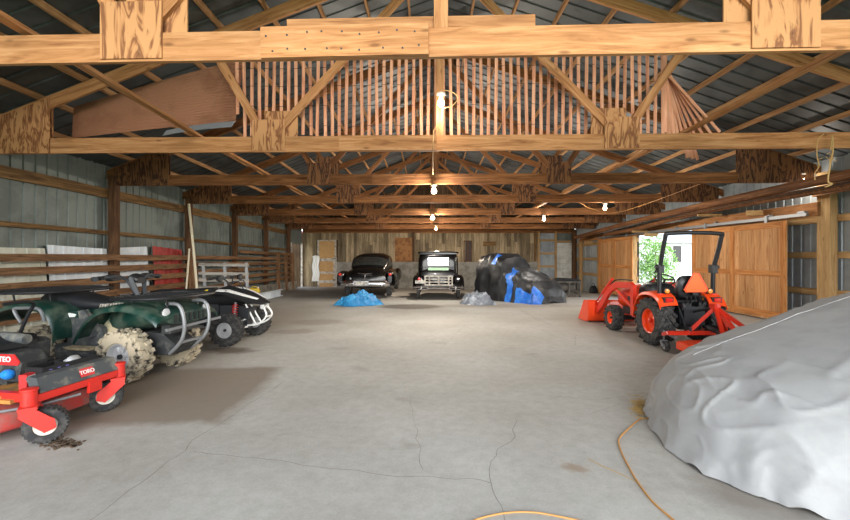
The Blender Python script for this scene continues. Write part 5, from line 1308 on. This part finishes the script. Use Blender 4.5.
# old iron frame in the back right corner
t = place('iron_frame', 'old dark iron machine frame in the back right corner', 'machine', 5.75, 16.6, .05)
for x in (-.46, 0, .46):
    for y in (-.25, .25): m = MB(); m.bar((x, y, 0), (x, y, .66), .06, .06, up=(1,0,0)); O('leg', m, M['oldiron'], t)
for z in (.12, .62):
    m = MB(); m.bar((-.5, -.25, z), (.5, -.25, z), .05, .07); m.bar((-.5, .25, z), (.5, .25, z), .05, .07); m.bar((-.46, -.25, z), (-.46, .25, z), .05, .07); m.bar((.46, -.25, z), (.46, .25, z), .05, .07); O('rail', m, M['oldiron'], t)
m = MB(); m.lathe([(-.35, .17), (-.33, .2), (.0, .2), (.02, .17), (.3, .17), (.32, .1)], (0, 0, .38), 'X', 20); O('drum', m, M['oldiron'], t)
m = MB(); m.hull([(-.5, .3, .66, .72, 4), (-.3, .34, .65, .78, 3), (.2, .34, .65, .76, 3), (.5, .28, .66, .71, 4)], 20); O('canvas_top', m, M['vinyl'], t)
t = place('black_bag', 'small black bag on the floor beside the far sliding door', 'bag', 8.0, 18.9+.45, 0)
m = MB(); m.hull([(-.18, .1, .01, .2, 2.5), (-.12, .16, .0, .34, 2.6), (.08, .16, 0, .38, 2.6), (.17, .1, .01, .22, 2.5)], 20); O('sack', m, M['vinyl'], t)
m = MB(); m.tube(smooth_path([(-.08, 0, .34), (-.06, 0, .45), (.04, 0, .46), (.07, 0, .36)], 4), .014, 6); O('handle', m, M['vinyl'], t)

# ------------------------------------------------------------ cords and straw on the floor
def floorcord(name, label, pts, r, mat):
    P = [Vector((*gnd(*p), r+.001)) for p in pts]; m = MB(); m.tube(smooth_path(P, 8), r, 8); return tag(O(name, m, mat), label, 'cord')
floorcord('extension_cord', 'orange extension cord curving out from under the grey car cover', [(652, 419), (640, 420), (628, 430), (619, 440), (621, 452), (630, 470), (637, 482), (652, 502), (672, 520), (700, 545)], .006, M['cordorange'])
floorcord('extension_cord', 'pale yellow cord at the bottom edge of the floor', [(455, 528), (485, 518), (510, 513.5), (535, 513.5), (562, 518), (600, 526)], .005, M['cordorange'])
floorcord('straw_stalk', 'single dry stalk lying on the floor beside the orange extension cord', [(588, 459), (606, 468), (622, 475), (636, 482)], .002, M['straw'])
rr = random.Random(5); m = MB()
for k in range(160):
    g = gnd(640+rr.gauss(0, 4), 408+rr.gauss(0, 5)); a = rr.uniform(0, PI); L = rr.uniform(.02, .06); z = .003+abs(rr.gauss(0, .012))
    d_ = Vector((math.cos(a), math.sin(a), rr.uniform(-.2, .2)))*L; p = Vector((g[0], g[1], z+abs(d_.z))); m.tube([p-d_, p+d_], .0018, 4)
tag(O('straw', m, M['straw']), 'wisp of dry straw on the floor against the nose of the covered car', 'straw', kind='stuff')
m = MB()
for k in range(120):
    g = gnd(rr.gauss(62, 10), rr.gauss(444, 3)); m.box((g[0], g[1], .004), (rr.uniform(.01, .03), rr.uniform(.01, .02), .008), Matrix.Rotation(rr.uniform(0, 3), 3, 'Z'))
tag(O('dirt_crumbs', m, plain('dark soil', rgb(92,76,60), 1.0)), 'dark crumbs of dirt on the floor in front of the mower wheel', 'dirt', kind='stuff')
# ------------------------------------------------------------ light and camera
w = bpy.data.worlds.new('sky'); S.world = w; w.use_nodes = True
nt = w.node_tree; bg = nt.nodes['Background']
tc = nt.nodes.new('ShaderNodeTexCoord'); sx = nt.nodes.new('ShaderNodeSeparateXYZ'); nt.links.new(tc.outputs['Generated'], sx.inputs[0])
r = ramp(nt, [(.0, (1.0,1.0,1.0,1)), (.35, (.86,.93,1.0,1)), (1.0, (.55,.74,1.0,1))]); nt.links.new(sx.outputs[2], r.inputs[0])
nt.links.new(r.outputs[0], bg.inputs['Color']); bg.inputs['Strength'].default_value = SKY
l = bpy.data.lights.new('daylight', 'SUN'); l.energy = SUN; l.angle = math.radians(46); l.color = (1, .985, .96)
lo = bpy.data.objects.new('daylight', l); COL.objects.link(lo)
d = Vector((-.10, 1, -.13)); lo.rotation_euler = d.to_track_quat('-Z', 'Y').to_euler(); lo.location = (0, -10, 6)
cam = bpy.data.cameras.new('camera'); co = bpy.data.objects.new('camera', cam); COL.objects.link(co)
co.location = (0, 0, CAMH); co.rotation_euler = (PI/2, 0, 0)
cam.sensor_fit = 'HORIZONTAL'; cam.sensor_width = 36; cam.lens = 400/850*36
cam.shift_x = -3/850; cam.shift_y = -2.6/850; cam.clip_start = .05; cam.clip_end = 400
S.camera = co
v = S.view_settings; v.view_transform = 'Standard'; v.look = 'None'; v.gamma = 1; v.use_curve_mapping = False; v.exposure = EXPO
